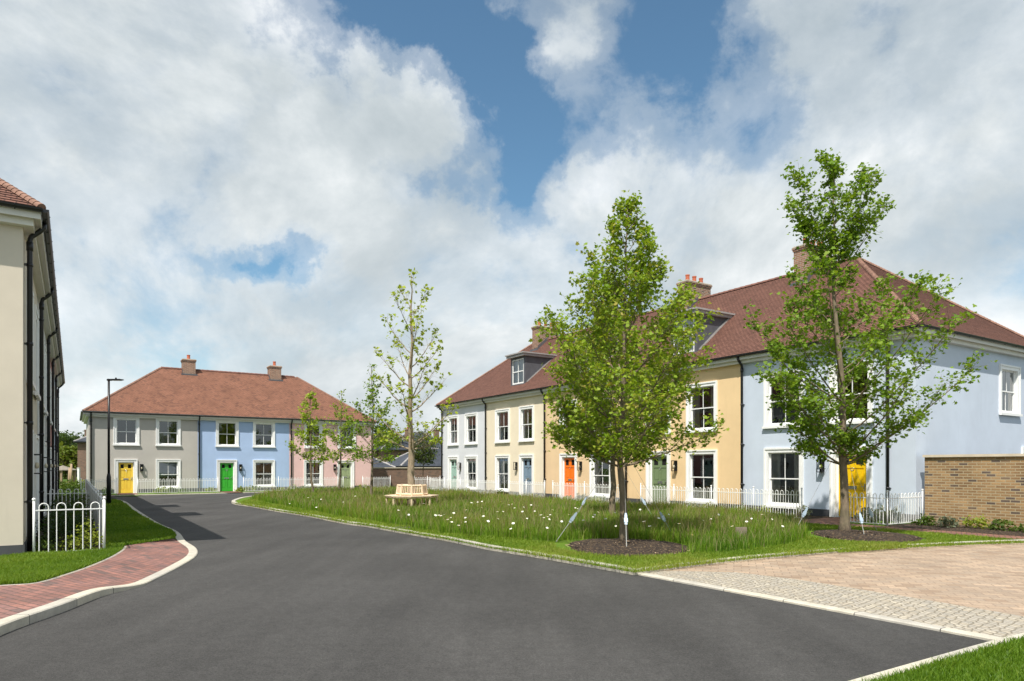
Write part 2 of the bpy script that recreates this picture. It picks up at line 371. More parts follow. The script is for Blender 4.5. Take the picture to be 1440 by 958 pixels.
# ------------------------------------------------------------------ house
def sash_window(root, front, x, w, z0, z1, glassmode=None, xf=None, bar=True):
    """window: moulded surround > sash, sill, pane (and a curtain).  front: y of the wall plane in house space; xf maps window space to house space"""
    T = xf or (lambda v: v)
    def B(mb, *a): mb.box(*a, xf=T)
    bd = .15; x0, x1 = x-w/2, x+w/2; i0, i1 = x0+bd, x1-bd; zi0, zi1 = z0+.10, z1-bd
    s = MB()
    B(s, x0, i0, -.035, .14, z0, z1); B(s, i1, x1, -.035, .14, z0, z1); B(s, i0, i1, -.035, .14, zi1, z1); B(s, i0, i1, .0, .14, z0, zi0)
    B(s, x0-.012, x0+.045, -.06, .0, z0, z1+.012); B(s, x1-.045, x1+.012, -.06, .0, z0, z1+.012); B(s, x0+.045, x1-.045, -.06, .0, z1-.045, z1+.012)
    wn = s.build('window', M['white'], root)
    a = MB(); B(a, x0-.05, x1+.05, -.10, -.036, z0-.012, z0+.07); B(a, i0, i1, -.036, .10, zi0-.03, zi0+.012)
    a.build('sill', M['white'], wn)
    q = MB(); f = .05; mid = (zi0+zi1)/2+.0
    for (ya, yb, za, zb) in ((.070, .100, mid-.02, zi1), (.100, .130, zi0, mid+.02)):
        B(q, i0, i0+f, ya, yb, za, zb); B(q, i1-f, i1, ya, yb, za, zb)
        B(q, i0+f, i1-f, ya, yb, zb-.04, zb); B(q, i0+f, i1-f, ya, yb, za, za+(.04 if za > zi0 else .075))
        if bar: B(q, x-.012, x+.012, ya+.002, yb-.002, za+.04, zb-.04)
    q.build('sash', M['white'], wn)
    p = MB()
    p.face([T(Vector(c)) for c in ((i0+f, .084, mid), (i1-f, .084, mid), (i1-f, .084, zi1-.03), (i0+f, .084, zi1-.03))])
    p.face([T(Vector(c)) for c in ((i0+f, .114, zi0+.05), (i1-f, .114, zi0+.05), (i1-f, .114, mid-.001), (i0+f, .114, mid-.001))])
    p.build('pane', M['glass'], wn)
    if glassmode == 'curtain':
        c = MB()
        for (xa, xb) in ((i0, i0+.32), (i1-.32, i1)):
            n = 14
            for k in range(n):
                u0, u1 = xa+(xb-xa)*k/n, xa+(xb-xa)*(k+1)/n
                y0, y1 = .185+.03*math.sin(k*1.9), .185+.03*math.sin((k+1)*1.9)
                c.face([T(Vector(g)) for g in ((u0,y0,zi0), (u1,y1,zi0), (u1,y1,zi1), (u0,y0,zi1))])
        c.build('curtain', M['curtain'], wn)
    elif glassmode == 'blind':
        c = MB(); B(c, i0+.02, i1-.02, .2, .215, zi1-(zi1-zi0)*rng.uniform(.4, .95), zi1); c.build('blind', M['blind'], wn)
    return (i0, i1, zi0, zi1)
def front_door(root, x, w, z0, z1, mat, steps=None):
    bd = .17; x0, x1 = x-w/2, x+w/2; i0, i1 = x0+bd, x1-bd; zi1 = z1-bd
    s = MB()
    s.box(x0, i0, -.035, .16, z0, z1); s.box(i1, x1, -.035, .16, z0, z1); s.box(i0, i1, -.035, .16, zi1, z1)
    s.box(x0-.012, x0+.05, -.065, .0, z0, z1+.012); s.box(x1-.05, x1+.012, -.065, .0, z0, z1+.012); s.box(x0+.05, x1-.05, -.065, .0, z1-.05, z1+.012)
    s.box(i0, i0+.05, .07, .15, z0, zi1); s.box(i1-.05, i1, .07, .15, z0, zi1); s.box(i0+.05, i1-.05, .07, .15, zi1-.05, zi1)
    s.build('doorcase', M['white'], root)
    a0, a1, t = i0+.052, i1-.052, zi1-.052; b0 = z0+.03; H = t-b0; W = a1-a0; xm = (a0+a1)/2
    d = MB(); st_ = .1
    d.box(a0, a1, .112, .14, b0, t)                                                        # ground of the leaf
    zs = [b0, b0+.20, b0+H*.43, b0+H*.50, b0+H*.77, b0+H*.82, t-.09-.0, t]
    def rail(za, zb): d.box(a0+st_, a1-st_, .09, .112, za, zb)
    d.box(a0, a0+st_, .09, .112, b0, t); d.box(a1-st_, a1, .09, .112, b0, t)
    rail(b0, zs[1]); rail(zs[2], zs[3]); rail(zs[4], zs[5]); rail(t-.08, t)
    d.box(xm-.045, xm+.045, .0905, .112, zs[1], zs[2]); d.box(xm-.045, xm+.045, .0905, .112, zs[3], zs[4]); d.box(xm-.11, xm+.11, .0905, .112, zs[5], t-.08)
    for (xa, xb) in ((a0+st_, xm-.045), (xm+.045, a1-st_)):                                # raised fields of the four panels
        d.box(xa+.04, xb-.04, .10, .112, zs[1]+.04, zs[2]-.04); d.box(xa+.04, xb-.04, .10, .112, zs[3]+.04, zs[4]-.04)
    dr = d.build('door', mat, root)
    g = MB()
    g.box(a0+st_, xm-.11, .106, .1115, zs[5]+.01, t-.09); g.box(xm+.11, a1-st_, .106, .1115, zs[5]+.01, t-.09); g.build('pane', M['dark'], dr)
    l = MB(); l.box(xm-.14, xm+.14, .082, .0895, zs[2]+.02, zs[3]-.02); l.build('letterbox', M['chrome'], dr)
    k = MB(); k.tube([(xm, .085, zs[4]+.06+.055*math.cos(a*PI/4)) if False else (xm+.05*math.sin(a*PI/4), .083, zs[4]+.03-.05*math.cos(a*PI/4)-.06) for a in range(9)], .009, 5); k.build('knocker', M['chrome'], dr)
    h = MB(); h.box(a1-.075, a1-.045, .072, .0895, zs[2]-.02, zs[2]+.2); h.box(a1-.16, a1-.06, .045, .065, zs[2]+.1, zs[2]+.12); h.build('handle', M['chrome'], dr)
    return (i0, i1, z0, zi1)
def lantern(root, x, z):
    b_ = MB(); w, h = .085, .19
    b_.box(x-w, x+w, -.02, -.003, z-h, z+h)
    for sx in (-1, 1):
        b_.box(x+sx*w-.011, x+sx*w+.011, -.17, -.15, z-h, z+h)
    b_.box(x-w-.011, x+w+.011, -.17, -.0205, z+h, z+h+.03); b_.box(x-w-.011, x+w+.011, -.17, -.0205, z-h-.025, z-h)
    o = b_.build('wall_lantern', M['black'], root)
    c = MB(); c.lathe([(.0,-.07), (.035,-.06), (.042,0), (.03,.06), (0,.07)], (x, -.095, z-.03), 8); c.build('bulb', M['bulb'], o, True)
def downpipe(root, x, zt, ze, ov, mat, z0=.1):
    p = MB(); y = -.085
    p.tube([(x, -ov-.05, ze-.06), (x, -ov-.05, ze-.16), (x, -ov+.02, ze-.24), (x, y-.02, ze-.36), (x, y, ze-.45), (x, y, z0)], .045, 8)
    zz = 1.05
    while zz < ze-.4:
        p.tube([(x, y, zz-.03), (x, y, zz+.03)], .054, 8); p.box(x-.06, x+.06, -.04, 0, zz-.012, zz+.012); zz += 1.45
    p.tube([(x, y, ze-.62), (x, y, ze-.46)], .055, 8)
    p.build('downpipe', mat, root, True)
def roof_face(mb, A, B, C, Dv, gauge=.1, th=.016):
    """A-B eaves line, D above A, C above B; courses of plain tiles"""
    A, B, C, Dv = map(Vector, (A, B, C, Dv))
    e = (B-A).normalized(); sl = (((C+Dv)/2)-((A+B)/2)); sl = sl - e*sl.dot(e); L = sl.length; up = sl.normalized(); nrm = e.cross(up)
    if nrm.z < 0: nrm = -nrm
    n = max(2, int(round(L/gauge)))
    for k in range(n):
        f0, f1 = k/n, (k+1)/n
        a0, b0 = A.lerp(Dv, f0), B.lerp(C, f0); a1, b1 = A.lerp(Dv, f1), B.lerp(C, f1)
        la, lb = a0+nrm*th, b0+nrm*th
        la -= up*.012; lb -= up*.012
        uv = lambda p, f: (p.dot(e), f*L*gauge/(L/n))
        mb.face((la, lb, b1+nrm*.001, a1+nrm*.001), [uv(la, f0), uv(lb, f0), uv(b1, f1), uv(a1, f1)])
        mb.face((a0-up*.012, b0-up*.012, lb, la), [(a0.dot(e), f0*L), (b0.dot(e), f0*L), (b0.dot(e), f0*L+.02), (a0.dot(e), f0*L+.02)])
def cap_tiles(mb, P, Q, r=.1, step=.3, lift=.03):
    P, Q = Vector(P), Vector(Q); d = Q-P; n = max(1, int(d.length/step)); d.normalize()
    side = d.cross(Vector((0,0,1))).normalized(); up = side.cross(d).normalized(); m = 6
    for k in range(n):
        rings = []
        for (t, rr) in ((k*step-.02, r*1.08), ((k+1)*step, r*.94)):
            c = P + d*t + up*(lift - r*.55)
            rings.append([c + side*rr*math.cos(PI*i/m) + up*rr*math.sin(PI*i/m) for i in range(m+1)])
        for i in range(m): mb.face((rings[0][i], rings[0][i+1], rings[1][i+1], rings[1][i]))
        mb.face(rings[0][::-1])
def chimney(root, x, y, wx, wy, z0, zt, npots, brick, roofslope=None):
    c = MB(); hx, hy = wx/2, wy/2
    c.box(x-hx, x+hx, y-hy, y+hy, z0, zt-.15)
    c.box(x-hx-.03, x+hx+.03, y-hy-.03, y+hy+.03, zt-.149, zt-.075); c.box(x-hx-.055, x+hx+.055, y-hy-.055, y+hy+.055, zt-.0745, zt)
    o = c.build('chimney', brick, root)
    f = MB(); f.box(x-hx-.03, x+hx+.03, y-hy-.03, y+hy+.03, zt+.001, zt+.05); f.build('mortar_cap', M['cap'], o)
    for k in range(npots):
        py = y + (k-(npots-1)/2)*.46; r = rng.uniform(.105, .12); h = rng.uniform(.36, .42)
        p = MB(); p.lathe([(r*1.05, .04), (r*1.05, .09), (r*.95, .10), (r*.86, h-.06), (r*1.0, h-.05), (r*1.0, h), (r*.8, h), (r*.75, .1)], (x, py, zt), 12)
        p.build('chimney_pot', M['pot'], o)
    return o
def house(name, label, s0, t0, mode, W, Dp, ze, zr, wall, roofm, wins, doors, lamps, hips=(False, False), chim=None, dormer=None, pipes=(), side_open=(), group=None, zg=.06, brick='brown', pipe_mat='black', pots=3, chim_wy=1.6, chim_y=None, chim_zt=None, hipmat='bonnet'):
    """front runs along local x, the house goes back along +y"""
    if mode == 'R': xax = -D2; yax = N2
    elif mode == 'F': xax = N2; yax = D2
    else: xax = D2; yax = -N2
    X, Y = st(s0, t0)
    root = empty(name, (X, Y, 0), math.atan2(xax.y, xax.x), label, 'house', group)
    ov = .25; hD = Dp/2
    holes = []
    for (x, w, z0, z1, gm) in wins: holes.append(sash_window(root, 0, x, w, z0, z1, gm))
    for (x, w, z0, z1, mt) in doors: holes.append(front_door(root, x, w, z0, z1, mt))
    for (x, z) in lamps: lantern(root, x, z)
    side_holes = []
    sxf = lambda v: Vector((W - v.y, v.x, v.z))                                      # side wall at x = W: along y, inward is -x
    for (x, w, z0, z1, gm) in side_open: side_holes.append(sash_window(root, 0, x, w, z0, z1, gm, sxf))
    m = MB()
    def grid(hs, L, put, z_top):
        xs = sorted({0, L, *[h[0] for h in hs], *[h[1] for h in hs]}); zs = sorted({zg, z_top, *[max(h[2], zg) for h in hs], *[h[3] for h in hs]})
        for i in range(len(xs)-1):
            for j in range(len(zs)-1):
                cx, cz = (xs[i]+xs[i+1])/2, (zs[j]+zs[j+1])/2
                if any(h[0] < cx < h[1] and h[2] < cz < h[3] for h in hs): continue
                m.face([put(xs[i], zs[j]), put(xs[i+1], zs[j]), put(xs[i+1], zs[j+1]), put(xs[i], zs[j+1])])
    grid(holes, W, lambda a, z: (a, 0, z), ze)
    m.face([(W, Dp, zg), (0, Dp, zg), (0, Dp, ze), (W, Dp, ze)])
    if hips[0]: m.face([(0, Dp, zg), (0, 0, zg), (0, 0, ze), (0, Dp, ze)])
    if hips[1]: grid(side_holes, Dp, lambda a, z: (W, a, z), ze)
    m.face([(0, 0, ze), (W, 0, ze), (W, Dp, ze), (0, Dp, ze)])
    m.build('wall', wall, root)
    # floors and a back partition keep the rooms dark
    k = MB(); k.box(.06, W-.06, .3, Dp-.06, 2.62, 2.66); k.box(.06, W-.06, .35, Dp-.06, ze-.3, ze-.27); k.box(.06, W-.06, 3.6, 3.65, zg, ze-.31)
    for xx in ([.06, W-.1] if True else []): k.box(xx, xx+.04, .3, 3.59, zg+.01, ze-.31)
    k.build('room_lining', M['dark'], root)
    # plinth with gaps for the doors
    p = MB(); cuts = sorted([(d[0]-d[1]/2-.013, d[0]+d[1]/2+.013) for d in doors]); a = -.025 if hips[0] else 0; e = W+.025 if hips[1] else W
    for (c0, c1) in cuts+[(e, e)]:
        if c0 > a: p.box(a, c0, -.025, .02, zg-.05, .30)
        a = c1
    if hips[0]: p.box(-.025, .0, .021, Dp, zg-.05, .30)
    if hips[1]: p.box(W, W+.025, .021, Dp, zg-.05, .30)
    p.build('plinth', M['plinth'], root)
    # eaves: soffit, cove, gutter
    xa = -ov if hips[0] else 0; xb = W+ov if hips[1] else W
    sf = MB(); sf.box(xa, xb, -ov, .0, ze-.16, ze-.10); sf.box(max(xa, -.0), min(xb, W), -.16, -.001, ze-.30, ze-.161)
    sf.box(xa, xb, -ov-.02, -ov-.001, ze-.19, ze+.01)
    gt = MB(); gz = ze-.02; gr = .062
    def half_round(P, Q):
        P, Q = Vector(P), Vector(Q); d = (Q-P).normalized(); s_ = d.cross(Vector((0,0,1))); n = 6; rr = []
        for c in (P, Q): rr.append([c + s_*gr*math.cos(PI+PI*i/n) + Vector((0,0,1))*gr*math.sin(PI+PI*i/n) for i in range(n+1)])
        for i in range(n): gt.face((rr[0][i], rr[1][i], rr[1][i+1], rr[0][i+1]))
        gt.face(rr[0]); gt.face(rr[1][::-1])
        L = (Q-P).length; q = .4
        while q < L:
            c = P + d*q; gt.tube([c+s_*.064, c-Vector((0,0,.07)), c-s_*.064], .012, 4); q += .8
    half_round((xa-(.09 if hips[0] else 0), -ov-.085, gz), (xb+(.09 if hips[1] else 0), -ov-.085, gz))
    for h, x, sg in ((hips[0], 0, -1), (hips[1], W, 1)):
        if not h: continue
        x1, x2 = (x-ov, x-.0) if sg < 0 else (x+.0, x+ov)
        sf.box(x1, x2, .001, Dp, ze-.16, ze-.10)
        x1, x2 = (x-.16, x-.001) if sg < 0 else (x+.001, x+.16)
        sf.box(x1, x2, -.16, Dp, ze-.30, ze-.161)
        x1, x2 = (x-ov-.02, x-ov-.001) if sg < 0 else (x+ov+.001, x+ov+.02)
        sf.box(x1, x2, -ov-.02, Dp+ov, ze-.19, ze+.01)
        half_round((x+sg*(ov+.085), -ov-.05, gz), (x+sg*(ov+.085), Dp+ov, gz))
    sf.build('soffit', M['soffit'], root); gt.build('gutter', M['black'], root)
    for x in pipes: downpipe(root, x, ze, ze, ov, M[pipe_mat])
    # roof
    r = MB(); run = hD+ov; o2 = ov+.02
    xl, xr = (-o2, -o2+run+.02) if hips[0] else (0, 0); yl, yr = (W+o2, W+o2-run-.02) if hips[1] else (W, W)
    zE = ze+.02
    roof_face(r, (xl, -o2, zE), (yl, -o2, zE), (yr, hD, zr), (xr, hD, zr))
    roof_face(r, (yl, Dp+o2, zE), (xl, Dp+o2, zE), (xr, hD, zr), (yr, hD, zr))
    if hips[0]: roof_face(r, (xl, Dp+o2, zE), (xl, -o2, zE), (xr, hD, zr), (xr, hD, zr))
    if hips[1]: roof_face(r, (yl, -o2, zE), (yl, Dp+o2, zE), (yr, hD, zr), (yr, hD, zr))
    rf = r.build('roof', roofm, root)
    t = MB(); cap_tiles(t, (xr, hD, zr), (yr, hD, zr)); t.build('ridge_tiles', M['ridge'], rf)
    for h, a, b_ in ((hips[0], xl, xr), (hips[1], yl, yr)):
        if h:
            t = MB(); cap_tiles(t, (a, -o2, zE), (b_, hD, zr), .085, .11, .035); cap_tiles(t, (a, Dp+o2, zE), (b_, hD, zr), .085, .11, .035); t.build('hip_tiles', M[hipmat], rf)
    slope = (zr-zE)/(hD+o2)
    if chim is not None:
        cy = hD if chim_y is None else chim_y
        zt = chim_zt or zr+.8
        c = chimney(root, chim, cy, .6 if chim_wy > 1.2 else .8, chim_wy, zr-1.6, zt, pots, M[brick])
        f = MB(); hx = (.6 if chim_wy > 1.2 else .8)/2+.012; hy = chim_wy/2
        zf = zE+slope*(cy-hy-.02+o2)
        f.box(chim-hx-.1, chim+hx+.1, cy-hy-.10, cy-hy-.001, zf-.10, zf+.06)
        n = 9
        for sgn in (-1, 1):
            for q in range(n):
                ya = cy-hy+(min(hy, hD-cy+hy))*q/n; yb = cy-hy+(min(hy, hD-cy+hy))*(q+1)/n
                zz = zE+slope*(ya+o2); xx = chim+sgn*hx
                f.box(min(xx, xx+sgn*.006), max(xx, xx+sgn*.006), ya, yb, zz-.1, zz+.24)
        f.build('flashing', M['lead'], c)
    if dormer is not None:
        x = dormer; w = 1.45; z0d, z1d = zE+.50, zE+2.02; y0 = (z0d-zE)/slope-o2-.02; y1 = (z1d-zE)/slope-o2
        d = MB(); fw = .15
        d.box(x-w/2, x-w/2+fw, y0, y0+.1, z0d-.05, z1d); d.box(x+w/2-fw, x+w/2, y0, y0+.1, z0d-.05, z1d); d.box(x-w/2+fw, x+w/2-fw, y0, y0+.1, z1d-.1, z1d); d.box(x-w/2+fw, x+w/2-fw, y0-.02, y0+.1, z0d-.06, z0d+.03)
        for sx in (-1, 1):
            xx = x+sx*(w/2-.002)
            for q in range(9):
                za, zb = z0d-.05+(z1d-z0d+.05)*q/9, z0d-.05+(z1d-z0d+.05)*(q+1)/9; yb = (zb-zE)/slope-o2+.15
                d.box(min(xx, xx-sx*.03), max(xx, xx-sx*.03), y0+.1, max(yb, y0+.12), za, zb)
        dm = d.build('dormer', M['lead'], root)
        rr = MB(); rr.box(x-w/2-.14, x+w/2+.14, y0-.22, y1+.35, z1d+.001, z1d+.13); rr.box(x-w/2-.20, x+w/2+.20, y0-.28, y1+.45, z1d+.131, z1d+.20); rr.build('dormer_roof', M['leadlight'], dm)
        a = MB(); i0, i1 = x-w/2+fw, x+w/2-fw; b0, b1 = z0d+.03, z1d-.1; mid = (b0+b1)/2; f = .06
        a.box(i0, i0+f, y0+.01, y0+.07, b0, b1); a.box(i1-f, i1, y0+.01, y0+.07, b0, b1); a.box(i0+f, i1-f, y0+.01, y0+.07, b1-f, b1); a.box(i0+f, i1-f, y0-.0, y0+.07, b0, b0+.08)
        a.box(i0+f, i1-f, y0+.012, y0+.065, mid-.025, mid+.025); a.box(x-.014, x+.014, y0+.015, y0+.06, b0+.08, mid-.025); a.box(x-.014, x+.014, y0+.015, y0+.06, mid+.025, b1-f)
        a.build('sash', M['white'], dm)
        g = MB(); g.face([(i0+f, y0+.04, b0+.08), (i1-f, y0+.04, b0+.08), (i1-f, y0+.04, b1-f), (i0+f, y0+.04, b1-f)]); g.build('pane', M['glass'], dm)
        bl = MB(); bl.box(i0+.03, i1-.03, y0+.15, y0+.17, b0, b1); bl.build('blind', M['blind'], dm)
        ld = MB()
        for q in range(40):
            ya = y0+.1+(y1-y0)*q/40; yb = y0+.1+(y1-y0)*(q+1)/40; zz = zE+slope*(ya+o2)
            for sx in (-1, 1): xx = x+sx*(w/2); ld.box(min(xx, xx+sx*.10), max(xx, xx+sx*.10), ya, yb, zz-.05, zz+.075)
        ld.build('flashing', M['leadlight'], dm)
    return root

T0 = 20.6; ZE = 5.75; ZR = 9.6; DP = 8.7
def terrace_front(near, far, door_s, win_s, mat, gm=(None, None, None, None)):
    W = far-near; L = lambda s: far-s
    wins = [(L(win_s), 1.52, .27, 2.33, gm[0]), (L(win_s), 1.52, 3.04, 4.95, gm[1]), (L(door_s), 1.40, 3.04, 4.95, gm[2])]
    doors = [(L(door_s), 1.36, .07, 2.33, mat)]
    return W, wins, doors
def lamp_x(far, door_s, win_s): return far - (door_s + (.98 if win_s > door_s else -.98))
GR = 'two storey rendered terrace houses facing the meadow'
terr = [
    ('corner', 10.33, 16.5, 12.30, 14.72, 'blue', 'd_yellow', 'pale blue end house with a bright yellow door behind the right tree', None, (False, True), 0, ('curtain', None, None)),
    ('ochre', 16.5, 22.7, 20.70, 18.36, 'tan', 'd_olive', 'ochre house with an olive green door beside the pale blue end house', 3.1, (False, False), 0, (None, 'curtain', None)),
    ('sand', 22.7, 28.9, 26.85, 24.40, 'tan2', 'd_orange', 'sand coloured house with an orange door half hidden behind the dense tree', 3.1, (False, False), 0, ('curtain', None, 'curtain')),
    ('cream', 28.9, 34.9, 30.55, 33.00, 'cream', 'd_slate', 'cream house with a slate blue door and a dormer, next to the silver house', 3.0, (False, False), 0, ('blind', 'curtain', 'curtain')),
    ('silver', 34.9, 40.6, 39.0, 36.65, 'silver', 'd_mint', 'silver grey end house with a mint green door, farthest on the right terrace', None, (True, False), None, ('blind', 'curtain', 'curtain')),
]
for (nm, near, far, ds, ws, wl, dm, lab, dorm, hips, ch, gm) in terr:
    W, wins, doors = terrace_front(near, far, ds, ws, M[dm], gm)
    side = []
    pipes = [0.0+.1] if nm != 'silver' else [.12]
    if nm == 'corner':
        pipes = [.1, far-11.1]; side = [(6.05, 1.5, 3.42, 5.1, 'curtain'), (7.75, 1.5, .4, 2.36, None)]
    elif nm == 'silver': pipes = [.12]
    house('terraced_house', lab, far, T0, 'R', W, DP, ZE, ZR, M[wl], M['tile'], wins, doors, [(lamp_x(far, ds, ws), 1.72)], hips, ch, dorm, pipes, side, GR, chim_zt=10.38)

# far row closing the street
C0 = (-25.27, 40.75); SF = C0[0]*D2.x + C0[1]*D2.y; TF = C0[0]*N2.x + C0[1]*N2.y
def wf(u):
    k = (u-U0)/FPX; return (k*C0[1]-C0[0])/(N2.x-k*N2.y)
def span(u0, u1, off): a, b_ = wf(u0)-off, wf(u1)-off; return (a+b_)/2, b_-a
ZEF, ZRF, DPF = 4.98, 8.45, 8.6
GF = 'coloured row houses closing the end of the street'
rows = [
    (0, 5.97, 'taupe', 'd_yel2', [(159.6,195.7), (219.3,253.6)], (161,193), (219.3,253.6), 'taupe grey house with a lemon yellow door at the left end of the far row', (True, False), 5.97-.0, .12, None, (199, 658)),
    (5.97, 11.77, 'sky', 'd_green', [(303.6,335.3), (355.8,386.3)], (304.8,333), (355.8,386.3), 'sky blue house with a bright green door in the middle of the far row', (False, False), 5.8, .08, None, (338, 660)),
    (11.77, 17.7, 'pink', 'd_sage', [(428,453), (475,500)], (474.4,497.6), (427.3,453.7), 'pink house with a sage green door behind the small trees', (False, True), None, .12, None, (470.5, 662)),
]
for (a, b_, wl, dm, ups, dr, lw, lab, hips, ch, pp, _, lm) in rows:
    wins = [(*span(*u, a), 2.98, 4.72, None) for u in ups]; xl, wl_ = span(*lw, a)
    wins.append((xl, wl_, .30, 2.13, 'blind' if wl == 'taupe' else None))
    xd, wd = span(*dr, a)
    house('row_house', lab, SF, TF+a, 'F', b_-a, DPF, ZEF, ZRF, M[wl], M['tile2'], wins, [(xd, wd, .04, 2.13, M[dm])], [(wf(lm[0])-a, 1.62)], hips, ch, None, [pp], (), GF, .04, pots=1, chim_wy=.8, chim_y=DPF/2-.15, chim_zt=ZRF+.62)

# left terrace in its own shade
TL = -.75; SL = 15.0; ZEL, ZRL, DPL = 6.28, 10.0, 8.4
GL = 'rendered terrace houses along the shaded left side'
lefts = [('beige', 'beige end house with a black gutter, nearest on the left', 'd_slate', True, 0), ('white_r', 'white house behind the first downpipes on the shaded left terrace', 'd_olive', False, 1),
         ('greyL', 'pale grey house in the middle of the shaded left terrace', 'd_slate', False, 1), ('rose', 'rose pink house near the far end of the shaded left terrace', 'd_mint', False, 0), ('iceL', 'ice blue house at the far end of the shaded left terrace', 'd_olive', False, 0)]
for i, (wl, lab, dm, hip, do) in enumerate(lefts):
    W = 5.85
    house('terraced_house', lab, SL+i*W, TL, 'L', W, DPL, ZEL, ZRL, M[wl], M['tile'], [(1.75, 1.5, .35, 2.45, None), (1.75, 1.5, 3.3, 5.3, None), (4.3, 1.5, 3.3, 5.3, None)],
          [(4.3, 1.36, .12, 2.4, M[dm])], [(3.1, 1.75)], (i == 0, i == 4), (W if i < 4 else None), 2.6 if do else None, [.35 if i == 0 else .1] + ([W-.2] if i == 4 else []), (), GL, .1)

# ------------------------------------------------------------------ ground
poly('ground', [(-400,-60), (400,-60), (400,700), (-400,700)], -.05, M['field'])
poly('road', [(-60,-10), (40,-10), (40,12), (8,52), (-60,52)], 0.0, M['asphalt'])
ZV = .08
rk = [(326.5,704.5), (331,708), (351,711), (391,718), (438,725.5), (485,734.5), (516,738.5), (556,745.5), (594,752), (624.6,757), (660,764), (690,770), (760,781), (830,793), (893,804)]
back = [(345,699.2), (385,695.4), (430,692.5)]
rk_w = [G(u, v, .06) for u, v in rk]
bk_w = [G(*p, .06) for p in back]
tip = smooth_line([bk_w[2], bk_w[1], bk_w[0], rk_w[0]] + rk_w[1:], 5)
pk = [(893,804), (960,795.5), (1030,787.5), (1080,782.5), (1180,774), (1280,768), (1380,763.3), (1500,759.5)]
pk_w = smooth_line([G(u, v, .06) for u, v in pk], 4)
farR = st(SF, TF+17.8); 
bx = bk_w[2]
poly('paving_slab', [G(551,740.5,ZV), G(577,740.5,ZV), G(580,743,ZV), G(556,743.2,ZV)], ZV+.004, M['edging'])
# direction of the right-hand edge of the lane in front of the far row
lane_s = SF-2.6
lane_end = st(lane_s, TF+24)
gpts = [st(lane_s, TF+30), (lane_end[0], lane_end[1])] + [st(lane_s, TF+10.5)] + tip + pk_w[1:] + [st(-8, 18.0), st(-8, 20.6), st(46, 20.6)]
poly('verge', gpts, ZV-.02, M['lawn'])
kerb('kerb', smooth_line([st(lane_s, TF+24), st(lane_s, TF+14), st(lane_s, TF+10.5)], 3)[:-1] + tip, .16, .088, 1, M['kerb'])
kerb('kerb', pk_w, .15, .085, 1, M['kerb'])
# far front gardens
lawn_f = [st(lane_s+.2, TF-6), st(lane_s+.0, TF+4), st(lane_s+.55, TF+9.5), st(SF-1.6, TF+12), st(SF-1.6, TF+30), st(SF+.1, TF+30), st(SF+.1, TF-6)]
FL = [G(100,700.5,.05), G(200,700,.05), G(330,699,.05)]
fl = smooth_line([st(SF-3.0, TF-8), st(SF-2.55, TF), st(SF-2.3, TF+6), st(SF-1.75, TF+10), st(SF-1.6, TF+14), st(SF-1.6, TF+30)], 4)
poly('verge', fl + [st(SF+.1, TF+30), st(SF+.1, TF-8)], .045, M['lawn'])
kerb('kerb', fl, .14, .05, -1, M['kerb'])
# right paving
sett_low = [(893,804), (1160,852.5), (1425,901)]
sett_up = [(893,804), (960,803.5), (1035,805), (1121,815), (1280,840), (1440,867), (1700,912)]
flush = [G(u, v, .02) for u, v in sett_low]
ext = (Vector(flush[-1]) - Vector(flush[0])).normalized()
lawnB = [(1470,893), (1425,903), (1240,957), (1000,1030)]
lb = [G(u, v, .03) for u, v in lawnB]
lb_line = smooth_line(lb, 4)
poly('paved_court', pk_w + [(26, 6), (12, 5.0), lb[0]] + [flush[-1], flush[0]], .02, M['tanpave'])
su = [G(u, v, .025) for u, v in sett_up]
poly('sett_strip', [flush[0]] + su[1:-1] + [lb[0], flush[-1]], .026, M['setts'])
kerb('kerb', smooth_line(flush, 6), .12, .032, -1, M['kerb'])
poly('verge', lb_line + [(6,-4), (20,-4), (20, 5)], .04, M['lawn'])
kerb('kerb', lb_line, .12, .045, -1, M['kerb'])
# path and bed by the buff wall
poly('brick_path', [st(-8, 17.75), st(12.75, 17.75), st(12.75, 20.58), st(11.5, 20.58), st(11.5, 18.55), st(-8, 18.55)], .074, M['brickpath'])
poly('planting_bed', [st(-8, 18.56), st(10.2, 18.56), st(10.2, 20.59), st(-8, 20.59)], .078, M['mulch'])
poly('front_garden', [st(12.76, 18.7), st(40.6, 18.7), st(40.6, 20.59), st(12.76, 20.59)], .072, M['soil'])
for dx in (xx for xx in (20.7, 26.85, 30.55, 39.0)): poly('door_path', [st(dx-.6, 18.3), st(dx+.6, 18.3), st(dx+.6, 20.55), st(dx-.6, 20.55)], .079, M['brickpath'])
for (u0, u1) in ((163, 191), (306, 332), (476, 497)):
    a, b_ = wf(u0), wf(u1); poly('door_path', [st(SF-2.3, TF+a), st(SF-2.3, TF+b_), st(SF-.04, TF+b_), st(SF-.04, TF+a)], .054, M['brickpath'])
# left side
ZL = .1
lawnA = [(0,823.5), (49,820), (88,809), (122,797.5), (154,784), (170,774.5), (175,768.5)]
lA = smooth_line([G(u, v, ZL) for u, v in [(-140,834)] + lawnA], 4)
poly('lawn', lA + [G(158, 766.5, ZL), st(15.0, .5), st(15.0, TL-8), (-20, 6)], ZL, M['lawn'])
kerb('path_edging', lA, .05, ZL+.006, -1, M['edging'])
ki = [(-60,895,.1), (0,872,.1), (67,850,.1), (128,829,.09), (180,822,.035), (203,813.5,.02), (241,795,.02), (262.7,781.6,.02), (264,771.4,.02), (250,761,.025), (240,748,.05), (213,735,.08), (187,717.7,.1), (172,706,.1), (160,702.5,.1)]
ki_w = smooth_line([(*G(u, v, z), z) for u, v, z in ki], 5)
lA3 = [(p[0], p[1], ZL+.002) for p in lA]
pave = ki_w[:46] + [(*G(244,757.5,.04), .04), (*G(174,768,ZL), ZL+.002)] + lA3[::-1]
poly('red_footway', pave, ZL, M['redpave'])
